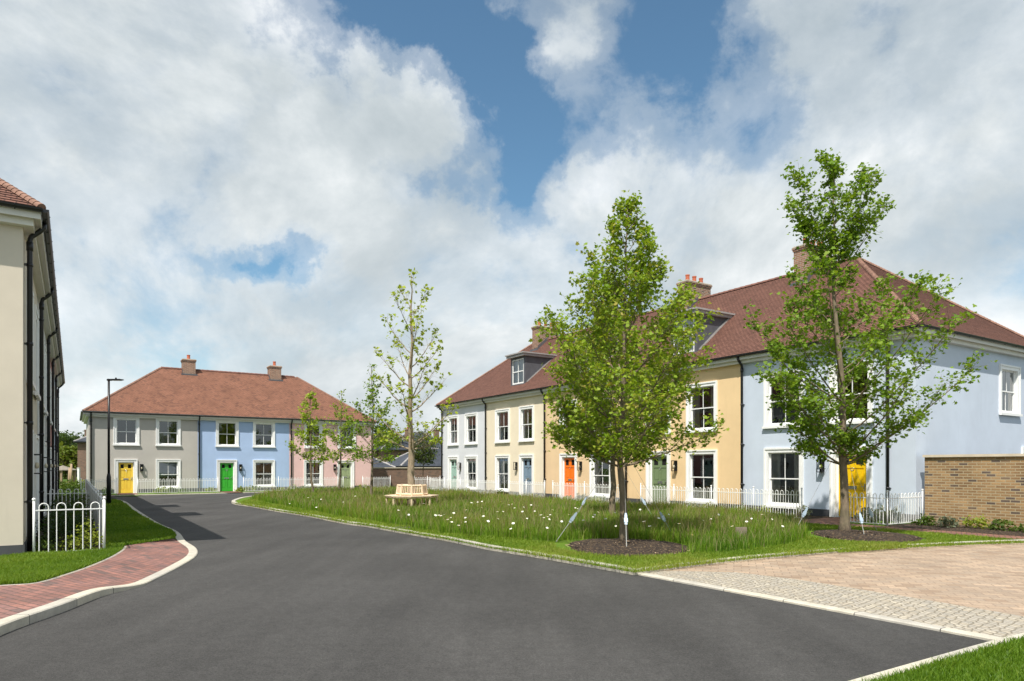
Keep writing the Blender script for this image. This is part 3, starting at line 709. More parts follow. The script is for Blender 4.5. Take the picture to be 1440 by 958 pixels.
kerb('kerb', ki_w, .16, [p[2]+.006 for p in ki_w], -1, M['kerb'], zbot=-.04)
poly('verge', [(*G(174,767.5,ZL), ZL), (*G(244,757,.04), .04)] + ki_w[46:] + [st(34, .52), st(15.8, .52)], ZL+.001, M['lawn'])
poly('planting_bed', [G(150,770,ZL), G(168,769,ZL), G(174,766.5,ZL), G(160,763,ZL)], ZL+.012, M['mulch'])
poly('planting_bed', [st(15.0, TL-.01), st(45, TL-.01), st(45, .5), st(15.0, .5)], ZL+.003, M['soil'])
for i in range(1, 5): poly('door_path', [st(SL+5.85*i+4.3-.6, TL), st(SL+5.85*i+4.3+.6, TL), st(SL+5.85*i+4.3+.6, 1.9), st(SL+5.85*i+4.3-.6, 1.9)], ZL+.007, M['brickpath'])
poly('lawn', [st(45, -14), st(45, 1.5), st(43.5, 3.0), (-24, 46), (-60, 110), (-90, 110), (-60, 30)], .02, M['field'])

# ------------------------------------------------------------------ fences
def hoop_fence(name, label, P, Q, h=.90, pitch=.2, hw=.1, post_every=1.9, r=.010, group=None, z=ZV, ends=(True, True)):
    P, Q = Vector(P), Vector(Q); d = Q-P; L = d.length; rz = math.atan2(d.y, d.x)
    root = empty(name, (P.x, P.y, z), rz, label, 'fence', group)
    n = max(1, round(L/post_every)); seg = L/n
    for i in range(n+1):
        if (i == 0 and not ends[0]) or (i == n and not ends[1]): continue
        m = MB(); x = i*seg
        m.tube([(x,0,-.05), (x,0,h+.045)], .02, 8); m.lathe([(.012, h+.04), (.026, h+.06), (.03, h+.078), (.022, h+.098), (0, h+.105)], (x,0,0), 8)
        m.build('post', M['white'], root, True)
    m = MB()
    for i in range(n):
        a, b_ = i*seg+.022, (i+1)*seg-.022
        m.box(a, b_, -.012, .012, h-.135, h-.115); m.box(a, b_, -.012, .012, .045, .065)
        w = b_-a; k = max(1, int((w+.04)/pitch)); off = (w-(k*pitch-(pitch-hw)))/2
        for j in range(k):
            x0 = a+off+j*pitch; x1 = x0+hw; c = (x0+x1)/2; rr = hw/2
            m.tube([(x0,0,.05), (x0,0,h-rr)] + [(c-rr*math.cos(PI*q/6), 0, h-rr+rr*math.sin(PI*q/6)) for q in range(1,6)] + [(x1,0,h-rr), (x1,0,.05)], r, 5, False)
    m.build('hoop_panel', M['white'], root, True)
    return root
GW = 'white hoop-top railings'
hoop_fence('hoop_top_fence', 'short white hoop-top railing standing free on the lawn by the beige house', st(15.0, TL+.16), st(15.0, .5), .95, .265, .14, 3, .0095, GW, ZL-.02)
hoop_fence('hoop_top_fence', 'long white hoop-top railing running away along the shaded left gardens', st(15.0, .5), st(36.5, .5), .95, .2, .1, 1.95, .010, GW, ZL-.02, (False, True))
hoop_fence('hoop_top_fence', 'white railing crossing between the shaded left front gardens', st(24.0, TL+.1), st(24.0, .42), .95, .2, .1, 1.95, .010, GW, ZL-.02, (False, False))
TFN = 18.65
FS = [(10.1, 11.35, 'white hoop-top railing in front of the bright yellow corner door'), (12.7, 19.7, 'white hoop-top railing before the blue house window and the olive green door'),
      (20.87, 25.5, 'white hoop-top railing behind the dense tree trunks, before the sand house'), (26.15, 29.26, 'short white hoop-top railing between the orange and the slate blue door'), (30.5, 38.4, 'white hoop-top railing below the cream and silver house windows')]
for (a, b_, lab) in FS: hoop_fence('hoop_top_fence', lab, st(a, TFN), st(b_, TFN), .88, .185, .095, 1.9, .0105, GW, ZV-.01)
hoop_fence('hoop_top_fence', 'white railing turning back to the blue corner beside the buff brick wall', st(10.1, TFN+.03), st(10.1, 20.5), .88, .185, .095, 2, .0105, GW, ZV-.01, (False, True))
hoop_fence('hoop_top_fence', 'white railing returning to the silver house end by the round bench', st(40.7, TFN), st(40.7, 20.5), .9, .17, .09, 1.0, .011, GW, ZV-.01)
TS = SF-1.45
for (a, b_, lab) in ((-.4, wf(160)+.1, 'short white railing left of the lemon yellow door'), (wf(196)-.2, wf(303)-.1, 'white railing between the lemon yellow and the bright green door'), (wf(336), wf(473), 'white railing from the bright green door to the sage door'), (wf(500), 18.6, 'white railing along the right end of the pink house')):
    hoop_fence('hoop_top_fence', lab, st(TS, TF+a), st(TS, TF+b_), .88, .185, .095, 1.9, .0115, GW, .05)

# ------------------------------------------------------------------ walls
def brick_wall(label, P, Q, h, th, mat, cop, z0=0, copw=.06, coph=.07):
    P, Q = Vector(P), Vector(Q); d = Q-P; root = empty('brick_wall', (P.x, P.y, 0), math.atan2(d.y, d.x), label, 'wall')
    m = MB(); m.box(0, d.length, 0, th, z0, h-coph); m.build('brickwork', mat, root)
    c = MB(); c.box(-.03, d.length+.03, -copw, th+copw, h-coph+.001, h); c.build('coping', cop, root)
    return root
brick_wall('buff stock brick garden wall with a pale stone coping beside the blue house', st(10.1, 20.62), st(-8, 20.62), 2.03, .24, M['buff'], M['coping'])
w0 = Vector((-12, 52.8)); w1 = w0 + N2*16
brick_wall('long red brown brick wall with pale coping behind the round bench', w0, w1, 1.62, .24, M['redb'], M['coping'])

# ------------------------------------------------------------------ background houses
def hip_block(name, label, loc, rz, W, Dp, ze, zr, wall, roofm, wins=(), chim=None, cat='house', group=None, ov=.35):
    root = empty(name, (loc[0], loc[1], 0), rz, label, cat, group)
    m = MB()
    m.box(0, W, 0, Dp, 0, ze-.05); m.build('wall', wall, root)
    r = MB(); run = min(W, Dp)/2+ov; e0 = (-ov, -ov, ze); e1 = (W+ov, -ov, ze); e2 = (W+ov, Dp+ov, ze); e3 = (-ov, Dp+ov, ze)
    if W >= Dp: a, b_ = (-ov+run, Dp/2, zr), (W+ov-run, Dp/2, zr); fs = ((e0,e1,b_,a), (e1,e2,b_,b_), (e2,e3,a,b_), (e3,e0,a,a))
    else: a, b_ = (W/2, -ov+run, zr), (W/2, Dp+ov-run, zr); fs = ((e0,e1,a,a), (e1,e2,b_,a), (e2,e3,b_,b_), (e3,e0,a,b_))
    for f in fs: roof_face(r, *f, gauge=.2)
    r.face([e0, e3, e2, e1])
    rf = r.build('roof', roofm, root)
    t = MB()
    for (p, q) in ((e0, a), (e3, a if W >= Dp else b_), (e1, b_ if W >= Dp else a), (e2, b_), (a, b_)): cap_tiles(t, p, q, .12, .4, .04)
    t.build('ridge_tiles', M['leadlight'], rf)
    g = MB(); g.box(-ov-.1, W+ov+.1, -ov-.1, -ov-.001, ze-.14, ze); g.box(W+ov+.001, W+ov+.1, -ov, Dp+ov, ze-.14, ze); g.box(-ov-.1, -ov-.001, -ov, Dp+ov, ze-.14, ze); g.build('gutter', M['black'], root)
    for (face, x, z, w, h) in wins:
        q = MB(); p = MB()
        def T(v): return Vector((v.x, v.y, v.z)) if face == 'f' else (Vector((W-v.y, v.x, v.z)) if face == 'r' else Vector((v.y, Dp-v.x, v.z)))
        for (x0, x1, z0, z1) in ((x-w/2, x-w/2+.1, z, z+h), (x+w/2-.1, x+w/2, z, z+h), (x-w/2+.1, x+w/2-.1, z, z+.1), (x-w/2+.1, x+w/2-.1, z+h-.1, z+h), (x-w/2+.1, x+w/2-.1, z+h/2-.04, z+h/2+.04), (x-.03, x+.03, z+.1, z+h/2-.04), (x-.03, x+.03, z+h/2+.04, z+h-.1)): q.box(x0, x1, -.06, -.005, z0, z1, xf=T)
        f = q.build('window', M['white'], root); p.box(x-w/2+.09, x+w/2-.09, -.03, -.004, z+.09, z+h-.09, xf=T); p.build('pane', M['dark'], f)
    if chim:
        cx, cy, zt, pots = chim; chimney(root, cx, cy, .75, .75, ze, zt, pots, wall)
    return root
GB = 'brick houses with slate roofs in the distance'
# behind the long wall: corner at u=562
yb = 112.0; cX = (562-U0)/FPX*yb
hip_block('brick_house', 'brick house with a slate hipped roof behind the long red brown wall', (cX, yb), R(38), 11, 8.0, 4.6, 7.6, M['redb'], M['slate'], [('f', 3.2, 2.6, 1.6, 1.7), ('f', 8.0, 2.6, 1.6, 1.7)], (9.5, 4, 8.2, 1), group=GB)
hip_block('brick_garage', 'low garage with a wide slate roof right behind the long wall', (( 566-U0)/FPX*72, 72), R(30), 8.5, 6, 1.75, 3.7, M['redb'], M['slate'], cat='garage', group='slate roofed garages')
hip_block('brick_garage', 'low garage with a small slate roof beside the pink house', ((512-U0)/FPX*70, 70), R(30), 2.9, 4, 1.6, 2.6, M['redb'], M['slate'], cat='garage', group='slate roofed garages')
hip_block('brick_house', 'tall brick house half hidden behind the left end of the taupe house', (-.6365*86, 86), R(25), 9, 9, 4.85, 7.4, M['redb'], M['slate'], (), (.9, 2.2, 6.4, 1), group=GB)
hip_block('brick_house', 'brick house with two chimneys behind the pink house roof', (-17.5, 92), R(33), 7, 7, 4.0, 5.9, M['redb'], M['slate'], (), (5.4, 3.5, 7.0, 2), group=GB)

# ------------------------------------------------------------------ street lamp
lx, ly = G(153, 709.5, ZL)
lp = empty('street_lamp', (lx, ly, ZL), 0, 'tall black street lamp with a flat head on the left verge', 'street lamp')
m = MB(); m.tube([(0,0,0), (0,0,1.15), (0,0,1.22), (0,0,1.3)], [.088, .085, .07, .055], 12); m.build('base', M['black'], lp, True)
m = MB(); m.tube([(0,0,1.3), (0,0,5.2)], [.05, .042], 12); m.build('column', M['black'], lp, True)
m = MB(); m.tube([(0,0,5.2), (0,0,5.28)], .055, 10); m.box(-.06, .12, -.05, .05, 5.2, 5.27); m.box(.12, .52, -.11, .11, 5.215, 5.27); m.box(.52, .6, -.07, .07, 5.225, 5.26); m.tube([(.3,0,5.27), (.3,0,5.33)], .035, 8)
hd = m.build('lamp_head', M['black'], lp); m = MB(); m.box(.16, .48, -.08, .08, 5.205, 5.2145); m.build('lens', M['bulb'], hd)

# ------------------------------------------------------------------ tree seat
bx_, by_ = -4.02, 27.4
bn = empty('circular_bench', (bx_, by_, ZV), R(8), 'pale timber circular seat with a slatted back around the sparse tree', 'bench')
NS = 8
def ngon_pt(r, k): a = 2*PI*k/NS; return Vector((r*math.cos(a), r*math.sin(a), 0))
m = MB()
for k in range(NS):
    for q in range(5):
        r0 = .60+.098*q; r1 = r0+.084
        a0, a1, b0, b1 = ngon_pt(r0,k), ngon_pt(r0,k+1), ngon_pt(r1,k), ngon_pt(r1,k+1)
        zt_ = Vector((0,0,.47)); zb_ = Vector((0,0,.44))
        m.face((a0+zt_, b0+zt_, b1+zt_, a1+zt_)); m.face((a0+zb_, a1+zb_, b1+zb_, b0+zb_)); m.face((b0+zb_, b1+zb_, b1+zt_, b0+zt_)); m.face((a1+zb_, a0+zb_, a0+zt_, a1+zt_))
m.build('seat', M['wood'], bn)
m = MB()
for k in range(NS):
    a, b_ = ngon_pt(1.02,k), ngon_pt(1.02,k+1)
    m.tube([a+Vector((0,0,.40)), b_+Vector((0,0,.40))], .035, 4)
m.build('apron', M['wood'], bn)
for k in range(NS):
    for r_ in (.99, .58):
        m = MB(); a = ngon_pt(r_, k); zt_ = .44
        m.tube([a+Vector((0,0,-.03)), a+Vector((0,0,zt_))], .04, 4)
        if r_ > .8:
            for sg in (-1, 1):
                e = (ngon_pt(r_, k+sg)-a).normalized(); m.tube([a+Vector((0,0,.28)), a+e*.05+Vector((0,0,.36)), a+e*.16+Vector((0,0,.41))], .025, 4)
        m.build('leg', M['wood'], bn)
m = MB()
for k in range(NS):
    for z_, r_ in ((.86, .545), (.52, .60)):
        a, b_ = ngon_pt(r_,k), ngon_pt(r_,k+1); m.tube([a+Vector((0,0,z_)), b_+Vector((0,0,z_))], .038, 4)
    for q in range(6):
        f = (q+.5)/6; a = ngon_pt(.60,k).lerp(ngon_pt(.60,k+1), f); b_ = ngon_pt(.545,k).lerp(ngon_pt(.545,k+1), f)
        m.tube([a+Vector((0,0,.5)), b_+Vector((0,0,.86))], .017, 4)
    m.tube([ngon_pt(.61,k)+Vector((0,0,.44)), ngon_pt(.55,k)+Vector((0,0,.90))], .036, 4)
m.build('backrest', M['wood'], bn)

# ------------------------------------------------------------------ trees
MAPLE = np.array([(0,-.5),(.12,-.30),(.42,-.42),(.34,-.12),(.55,.10),(.26,.14),(.20,.34),(0,.58),(-.20,.34),(-.26,.14),(-.55,.10),(-.34,-.12),(-.42,-.42),(-.12,-.30)])
OVAL = np.array([(0,-.5),(.26,-.15),(.24,.18),(0,.5),(-.24,.18),(-.26,-.15)])
def leaves(name, spots, n, size, cols, mat, parent, jit=.1, shape=MAPLE, seed=1, up=.55, cl=1.0):
    g = np.random.default_rng(seed); sp = np.asarray(spots); i = g.integers(0, len(sp), n)
    c = sp[i] + g.normal(0, jit, (n,3))*np.array([1,1,.85]); k = len(shape)
    nr = g.normal(0, 1, (n,3)); nr[:,2] = np.abs(nr[:,2])+up; nr /= np.linalg.norm(nr, axis=1)[:,None]
    a = g.normal(0, 1, (n,3)); a -= nr*(a*nr).sum(1)[:,None]; a /= np.linalg.norm(a, axis=1)[:,None]; b_ = np.cross(nr, a)
    sz = size*g.uniform(.6, 1.3, n)
    P = c[:,None,:] + sz[:,None,None]*(shape[None,:,0,None]*a[:,None,:] + shape[None,:,1,None]*b_[:,None,:])
    P += nr[:,None,:]*(sz[:,None]*(.22*np.abs(shape[None,:,0])-.25*shape[None,:,1]**2))[:,:,None]
    # per leaf colour: mixes of the species' own leaf tints, drifting from twig to twig
    tint = g.random(len(sp))[i]*.55 + g.random(n)*.45
    cc = np.asarray(cols); x = tint*(len(cc)-1); lo = np.clip(x.astype(int), 0, len(cc)-2); f = (x-lo)[:,None]
    co = cc[lo]*(1-f)+cc[lo+1]*f
    return np_mesh(name, P.reshape(-1,3), np.arange(n*k), np.full(n, k), mat, parent, np.repeat(co, k, 0))
def tree(name, label, loc, H, base, env, nprim, nleaf, lsize, cols, tr, seed, rise=(20,60), bark='bark', shape=MAPLE, group=None, jit=.1, twig=.4, twn=3, cat='tree', flare=1.5, leafmat_='leaf', bare=.3, zv=ZV, irregular=.3, az_boost=None, sec=.42, tufts=False):
    g = random.Random(seed); root = empty(name, (loc[0], loc[1], zv), 0, label, cat, group)
    t = MB(); n = 14; tp = []
    wx, wy = 0, 0
    for i in range(n+1):
        f = i/n; wx += g.uniform(-1,1)*.006*H; wy += g.uniform(-1,1)*.006*H
        tp.append(Vector((wx*(f > .1), wy*(f > .1), H*.97*f)))
    rad = [max(.012, tr*(1-.92*(i/n)**.85)) for i in range(n+1)]; rad[0] = tr*flare
    tp.insert(1, tp[0].lerp(tp[1], .35)); rad.insert(1, tr*1.08)
    t.tube([Vector((0,0,-.08))]+tp[1:], rad, 10)
    def trunk_at(z):
        for i in range(len(tp)-1):
            if tp[i].z <= z <= tp[i+1].z: return tp[i].lerp(tp[i+1], (z-tp[i].z)/max(1e-5, tp[i+1].z-tp[i].z))
        return tp[-1]
    spots = []
    for i in range(nprim):
        f = (i+g.random())/nprim; zt_ = base+(H*.985-base)*f; az = i*2.39996+g.uniform(-.4,.4)
        Rr = env(zt_/H)*g.uniform(1-irregular, 1.06)
        if az_boost: Rr *= az_boost(az % (2*PI), zt_/H)
        if Rr < .06: continue
        el = R(rise[0]+(rise[1]-rise[0])*f)
        rise_h = Rr*math.tan(el); z0 = max(base*.92, zt_-rise_h); z0 = min(z0, H*.93)
        o = trunk_at(z0); m_ = 6; pts = []
        for j in range(m_+1):
            q = j/m_; rr = Rr*(q**.9); zz = z0+(zt_-z0)*(q**1.15)
            pts.append(Vector((o.x*(1)+rr*math.cos(az)+g.uniform(-1,1)*.03*q, o.y+rr*math.sin(az)+g.uniform(-1,1)*.03*q, zz+g.uniform(-1,1)*.03*q)))
        r0 = max(.007, tr*.24*(1-.6*f)*(min(1, Rr/1.2)**.5))
        t.tube(pts, [r0*(1-.85*j/m_)+.003 for j in range(m_+1)], 5, False)
        for j in range(1, m_+1):
            q = j/m_
            if q < bare: continue
            pd = (pts[j]-pts[j-1]).normalized(); lat = pd.cross(Vector((0,0,1)))
            lat = lat.normalized() if lat.length > .05 else Vector((1,0,0))
            for sg in ((-1, 1) if Rr > .45 else (g.choice((-1, 1)),)):
                if g.random() > .35+.65*min(1, Rr/1.1): continue
                sd = (pd*g.uniform(.5,1.0)+lat*sg*g.uniform(.35,1.0)+Vector((0,0,g.uniform(.0,.7)))).normalized()
                SL_ = (Rr*sec*(1.25-q)+.10)*g.uniform(.55,1.15); b0 = pts[j]; b2 = b0+sd*SL_+Vector((0,0,.10*SL_)); b1 = b0.lerp(b2, .5)-Vector((0,0,.04*SL_))
                t.tube([b0, b1, b2], [max(.0045, r0*.36), .0045, .0025], 4, False)
                for node, wgt in ((b1, .6), (b2, 1.0)):
                    for _ in range(twn):
                        v = Vector((g.gauss(0,1), g.gauss(0,1), g.gauss(.2,.7))).normalized()
                        Lt = twig*g.uniform(.35,1.0)*min(1, .3+.6*Rr); e = node+(sd*.6+v).normalized()*Lt
                        t.tube([node, e], [.0038, .002], 3, False)
                        spots.append(e)
                        if not tufts: spots.append(node.lerp(e, .55))
            if j == m_:
                for _ in range(twn+1):
                    e = pts[j]+(pd+Vector((g.gauss(0,.6), g.gauss(0,.6), g.gauss(.1,.5)))).normalized()*twig*.5*g.random()
                    t.tube([pts[j], e], [.0038, .002], 3, False); spots.append(e)
    top = tp[-1]
    for q in range(6): spots.append(top+Vector((g.gauss(0,.05), g.gauss(0,.05), H*.025-q*.13)))
    t.build('trunk', M[bark], root, True)
    leaves('crown', [tuple(p) for p in spots], nleaf, lsize, cols, M[leafmat_], root, jit, shape, seed)
    return root
def lerp_env(tbl):
    def f(x):
        for (a, ra), (b_, rb) in zip(tbl, tbl[1:]):
            if a <= x <= b_: return ra+(rb-ra)*(x-a)/(b_-a)
        return tbl[-1][1] if x > tbl[-1][0] else tbl[0][1]
    return f
GREEN = [(.095,.185,.014), (.15,.265,.018), (.215,.33,.026), (.28,.37,.038)]
GREENY = [(.13,.23,.015), (.19,.31,.020), (.26,.37,.029), (.34,.41,.045), (.42,.33,.08)]
LIME = [(.24,.33,.022), (.34,.43,.03), (.44,.48,.05)]
t1 = G(877, 763, ZV); t1b = G(861, 729, ZV); t2 = G(1188, 749, ZV)
env1 = lerp_env([(.22,.7),(.26,1.2),(.31,1.75),(.39,2.0),(.56,1.85),(.66,1.45),(.75,.98),(.84,.48),(.93,.19),(1,.02)])
lump = lambda az, f: .96+.10*math.sin(2*az+5*f+2.4)+.13*math.sin(5*az-9*f)
tree('maple_tree', 'dense bushy maple with bronze leaf tips standing in a mulch ring by the road', t1, 7.5, 1.75, env1, 58, 18800, .078, GREENY, .088, 3, (26,62), group='young maples on the meadow', jit=.07, twig=.34, az_boost=lump, bare=.22, irregular=.36)
tree('maple_tree', 'second maple directly behind the dense bushy one, mostly hidden by it', t1b, 7.3, 1.95, lerp_env([(.25,.8),(.33,1.6),(.5,1.8),(.7,1.2),(.85,.6),(1,.05)]), 40, 9000, .10, GREENY, .105, 5, (26,62), group='young maples on the meadow', jit=.09, twig=.36, az_boost=lump)
env2 = lerp_env([(.2,.9),(.25,1.5),(.36,2.2),(.46,2.9),(.56,2.65),(.635,2.1),(.665,.9),(.69,.5),(.75,.6),(.80,1.2),(.86,1.25),(.93,.65),(1,.05)])
lump2 = lambda az, f: (.97+.20*math.sin(az*2+.6+8*f)+.14*math.sin(3*az-11*f+1))*(1-.5*max(0, math.cos(az-R(62)))**2)  # crown drawn in on the house side so its shadow spares the door
tree('maple_tree', 'tall open maple with spreading branches in front of the yellow door', t2, 9.4, 1.8, env2, 52, 16800, .088, GREEN, .112, 12, (30,60), group='young maples on the meadow', jit=.075, twig=.36, irregular=.4, az_boost=lump2, bare=.3, flare=1.7, sec=.36)
tree('plane_tree', 'tall sparse tree just coming into leaf, growing through the round seat', (bx_, by_), 9.55, 2.5, lerp_env([(.26,1.1),(.36,1.75),(.5,1.7),(.65,1.5),(.78,1.15),(.9,.6),(1,.06)]), 25, 1250, .13, LIME, .17, 21, (34,58), 'bark2', jit=.05, twig=.4, twn=1, bare=.3, irregular=.3, flare=1.3, sec=.40, tufts=True)
def small(label, u, v, H, seed, n, w, cols=GREEN, ls=.13):
    p = G(u, v, ZV); tree('young_tree', label, p, H, 1.9, lerp_env([(.25,w*.6),(.4,w),(.6,w*.8),(.85,w*.35),(1,.08)]), 22, n, ls, cols, .075, seed, (30,68), group='slim young trees before the pink house', jit=.08, twig=.36, irregular=.4, twn=2)
small('slim young tree in front of the pink house lower window', 440, 697, 5.9, 31, 1500, 1.1, LIME[:2]+GREEN[2:], .125)
small('slim young tree in front of the sage green door', 477, 693, 6.4, 33, 1050, 1.15, LIME[:2]+GREEN[1:3], .125)
small('slim young tree at the right end of the pink house', 522, 701, 6.9, 35, 1900, 1.5, GREEN, .115)
p = (( 595-U0)/FPX*50.5, 50.5)
tree('clipped_tree', 'small clipped oval tree before the long brick wall', p, 4.35, 1.9, lerp_env([(.4,.4),(.6,.95),(.8,.8),(1,.2)]), 30, 2200, .15, [(.045,.085,.012),(.08,.12,.015),(.11,.15,.02)], .05, 41, (35,65), jit=.14, twig=.3, irregular=.1, shape=OVAL)
GT = 'trees beyond the houses'
def far_tree(label, u, Y, H, w, seed, cols, n=1500):
    tree('broadleaf_tree', label, ((u-U0)/FPX*Y, Y), H, H*.18, lerp_env([(.15,w*.7),(.4,w),(.7,w*.85),(.9,w*.5),(1,.2)]), 26, n, .62, cols, .16, seed, (20,55), group=GT, jit=.45, twig=1.1, shape=OVAL, irregular=.2, zv=0, bare=.1)
DG = [(.032,.062,.012), (.055,.095,.018), (.09,.13,.03)]
BG = [(.10,.16,.02), (.15,.20,.03), (.2,.22,.04)]
far_tree('dark broadleaf tree left of the far rooftops, nearest the shaded terrace', 80, 118, 7.0, 4.0, 51, DG, 2200)
far_tree('dark broadleaf tree behind the play hut', 92, 112, 6.4, 3.4, 52, DG, 2200)
far_tree('dark broadleaf tree against the tall brick house', 106, 124, 7.2, 3.8, 53, DG, 2200)
far_tree('bright yellow green bush-like tree behind the timber posts', 98, 92, 3.9, 2.0, 54, BG, 1400)
far_tree('bright green tree behind the right end of the pink house', 546, 95, 6.6, 2.2, 55, BG, 1300)
far_tree('dark tree behind the pink house hip, half hidden', 534, 104, 7.6, 2.6, 56, DG, 1400)

# ------------------------------------------------------------------ mulch rings, straps, marker
def mulch_ring(label, loc, r, ky=1):
    m = MB(); n = 40; rings = [(0,.09), (.4,.085), (.75,.06), (.95,.02), (1.0,-.02)]; g = random.Random(int(r*100)); wob = [1+.06*math.sin(3*a*2*PI/n+r)+g.uniform(-.025,.025) for a in range(n)]
    P = [[(r*f*wob[k]*math.cos(2*PI*k/n), r*f*wob[k]*math.sin(2*PI*k/n), z+g.uniform(-.012,.012)) for k in range(n)] for f, z in rings]
    for i in range(len(P)-1):
        for k in range(n): m.face((P[i][k], P[i][(k+1) % n], P[i+1][(k+1) % n], P[i+1][k])[::-1])
    for _ in range(int(380*r*r)):                                        # loose chips
        a = g.uniform(0, 2*PI); q = math.sqrt(g.random())*r*1.02; z = .08*(1-(q/r)**2)+.012; L = g.uniform(.015,.045); b_ = g.uniform(0, PI); w = g.uniform(.006,.014)
        c = Vector((q*math.cos(a), q*math.sin(a), z)); e = Vector((math.cos(b_), math.sin(b_), g.uniform(-.4,.4)))*L; s_ = Vector((-math.sin(b_), math.cos(b_), g.uniform(-.3,.3)))*w
        m.cur = 1 if g.random() < .35 else 0
        m.face((c-e-s_, c+e-s_, c+e+s_, c-e+s_))
    m.v = [(p[0], p[1]*ky, p[2]) for p in m.v]
    o = m.build('mulch_ring', [M['mulch'], M['post']]); o.location = (loc[0], loc[1], ZV-.01)
    return tag(o, label, 'mulch', 'bark mulch rings around the trees')
mulch_ring('bark mulch ring around the dense bushy maple', (t1[0]-.06, t1[1]-.75), 1.22, 1.2)
mulch_ring('bark mulch ring around the tall open maple', (t2[0]+.1, t2[1]-.8), 1.1, 1.3)
mulch_ring('bark mulch patch around the maple hidden behind', t1b, .8)
def strap(label, loc, ang, r, tag_z, ztop=2.05):
    root = empty('tree_tie', (loc[0], loc[1], ZV), 0, label, 'tree tie', 'strap ties holding the young maples')
    a = Vector((r*math.cos(ang), r*math.sin(ang), -.02)); b_ = Vector((.1*math.cos(ang), .1*math.sin(ang), ztop))
    f = tag_z/ztop; c = a.lerp(b_, f); d = (b_-a).normalized()
    m = MB(); m.tube([a, c], .008, 5); m.build('anchor_rod', M['strap'], root)
    m = MB(); m.tube([c, b_], .0035, 4); m.build('strap', M['strap'], root)
    m = MB(); s_ = d.cross(Vector((0,1,0))).normalized(); n_ = d.cross(s_)
    for (q0, q1, w, th) in ((-.11, .11, .026, .012), (-.06, .03, .036, .02), (.06, .15, .018, .008)):
        P = [c+d*q+s_*w*sx+n_*th*sy for q in (q0, q1) for sy in (-1, 1) for sx in (-1, 1)]
        for q in ((0,2,3,1), (4,5,7,6), (0,1,5,4), (2,6,7,3), (0,4,6,2), (1,3,7,5)): m.face([P[k] for k in q])
    m.build('ratchet', M['steel'], root)
strap('tie in front of the dense maple trunk with a pale ratchet', t1, R(-97), 1.45, .58)
strap('tie slanting left from the dense maple to the edge of its mulch', t1, R(172), 1.45, .52, 1.9)
strap('tie slanting right from the dense maple into the long grass', t1, R(35), 1.6, .5, 1.9)
strap('tie on the left of the hidden maple with a white ratchet', t1b, R(200), 1.3, .55)
strap('tie on the right of the hidden maple with a white ratchet', t1b, R(-20), 1.3, .55)
strap('tie in front of the tall open maple trunk', t2, R(-95), 1.15, .42)
strap('tie slanting left from the tall open maple below the wall lantern', t2, R(185), 1.3, .5, 2.2)
strap('tie slanting right from the tall open maple across the yellow door', t2, R(30), 1.3, .45, 2.2)
mp_ = G(1042, 755, ZV)
m = MB(); m.box(-.13, .13, -.03, .03, 0, .23); m.box(-.11, .11, -.036, -.0305, .03, .2)
o = m.build('marker_board', M['marker']); o.location = (*mp_, ZV-.01); o.rotation_euler = (0,0,R(8)); tag(o, 'small square grey brown marker board low in the long grass', 'marker')

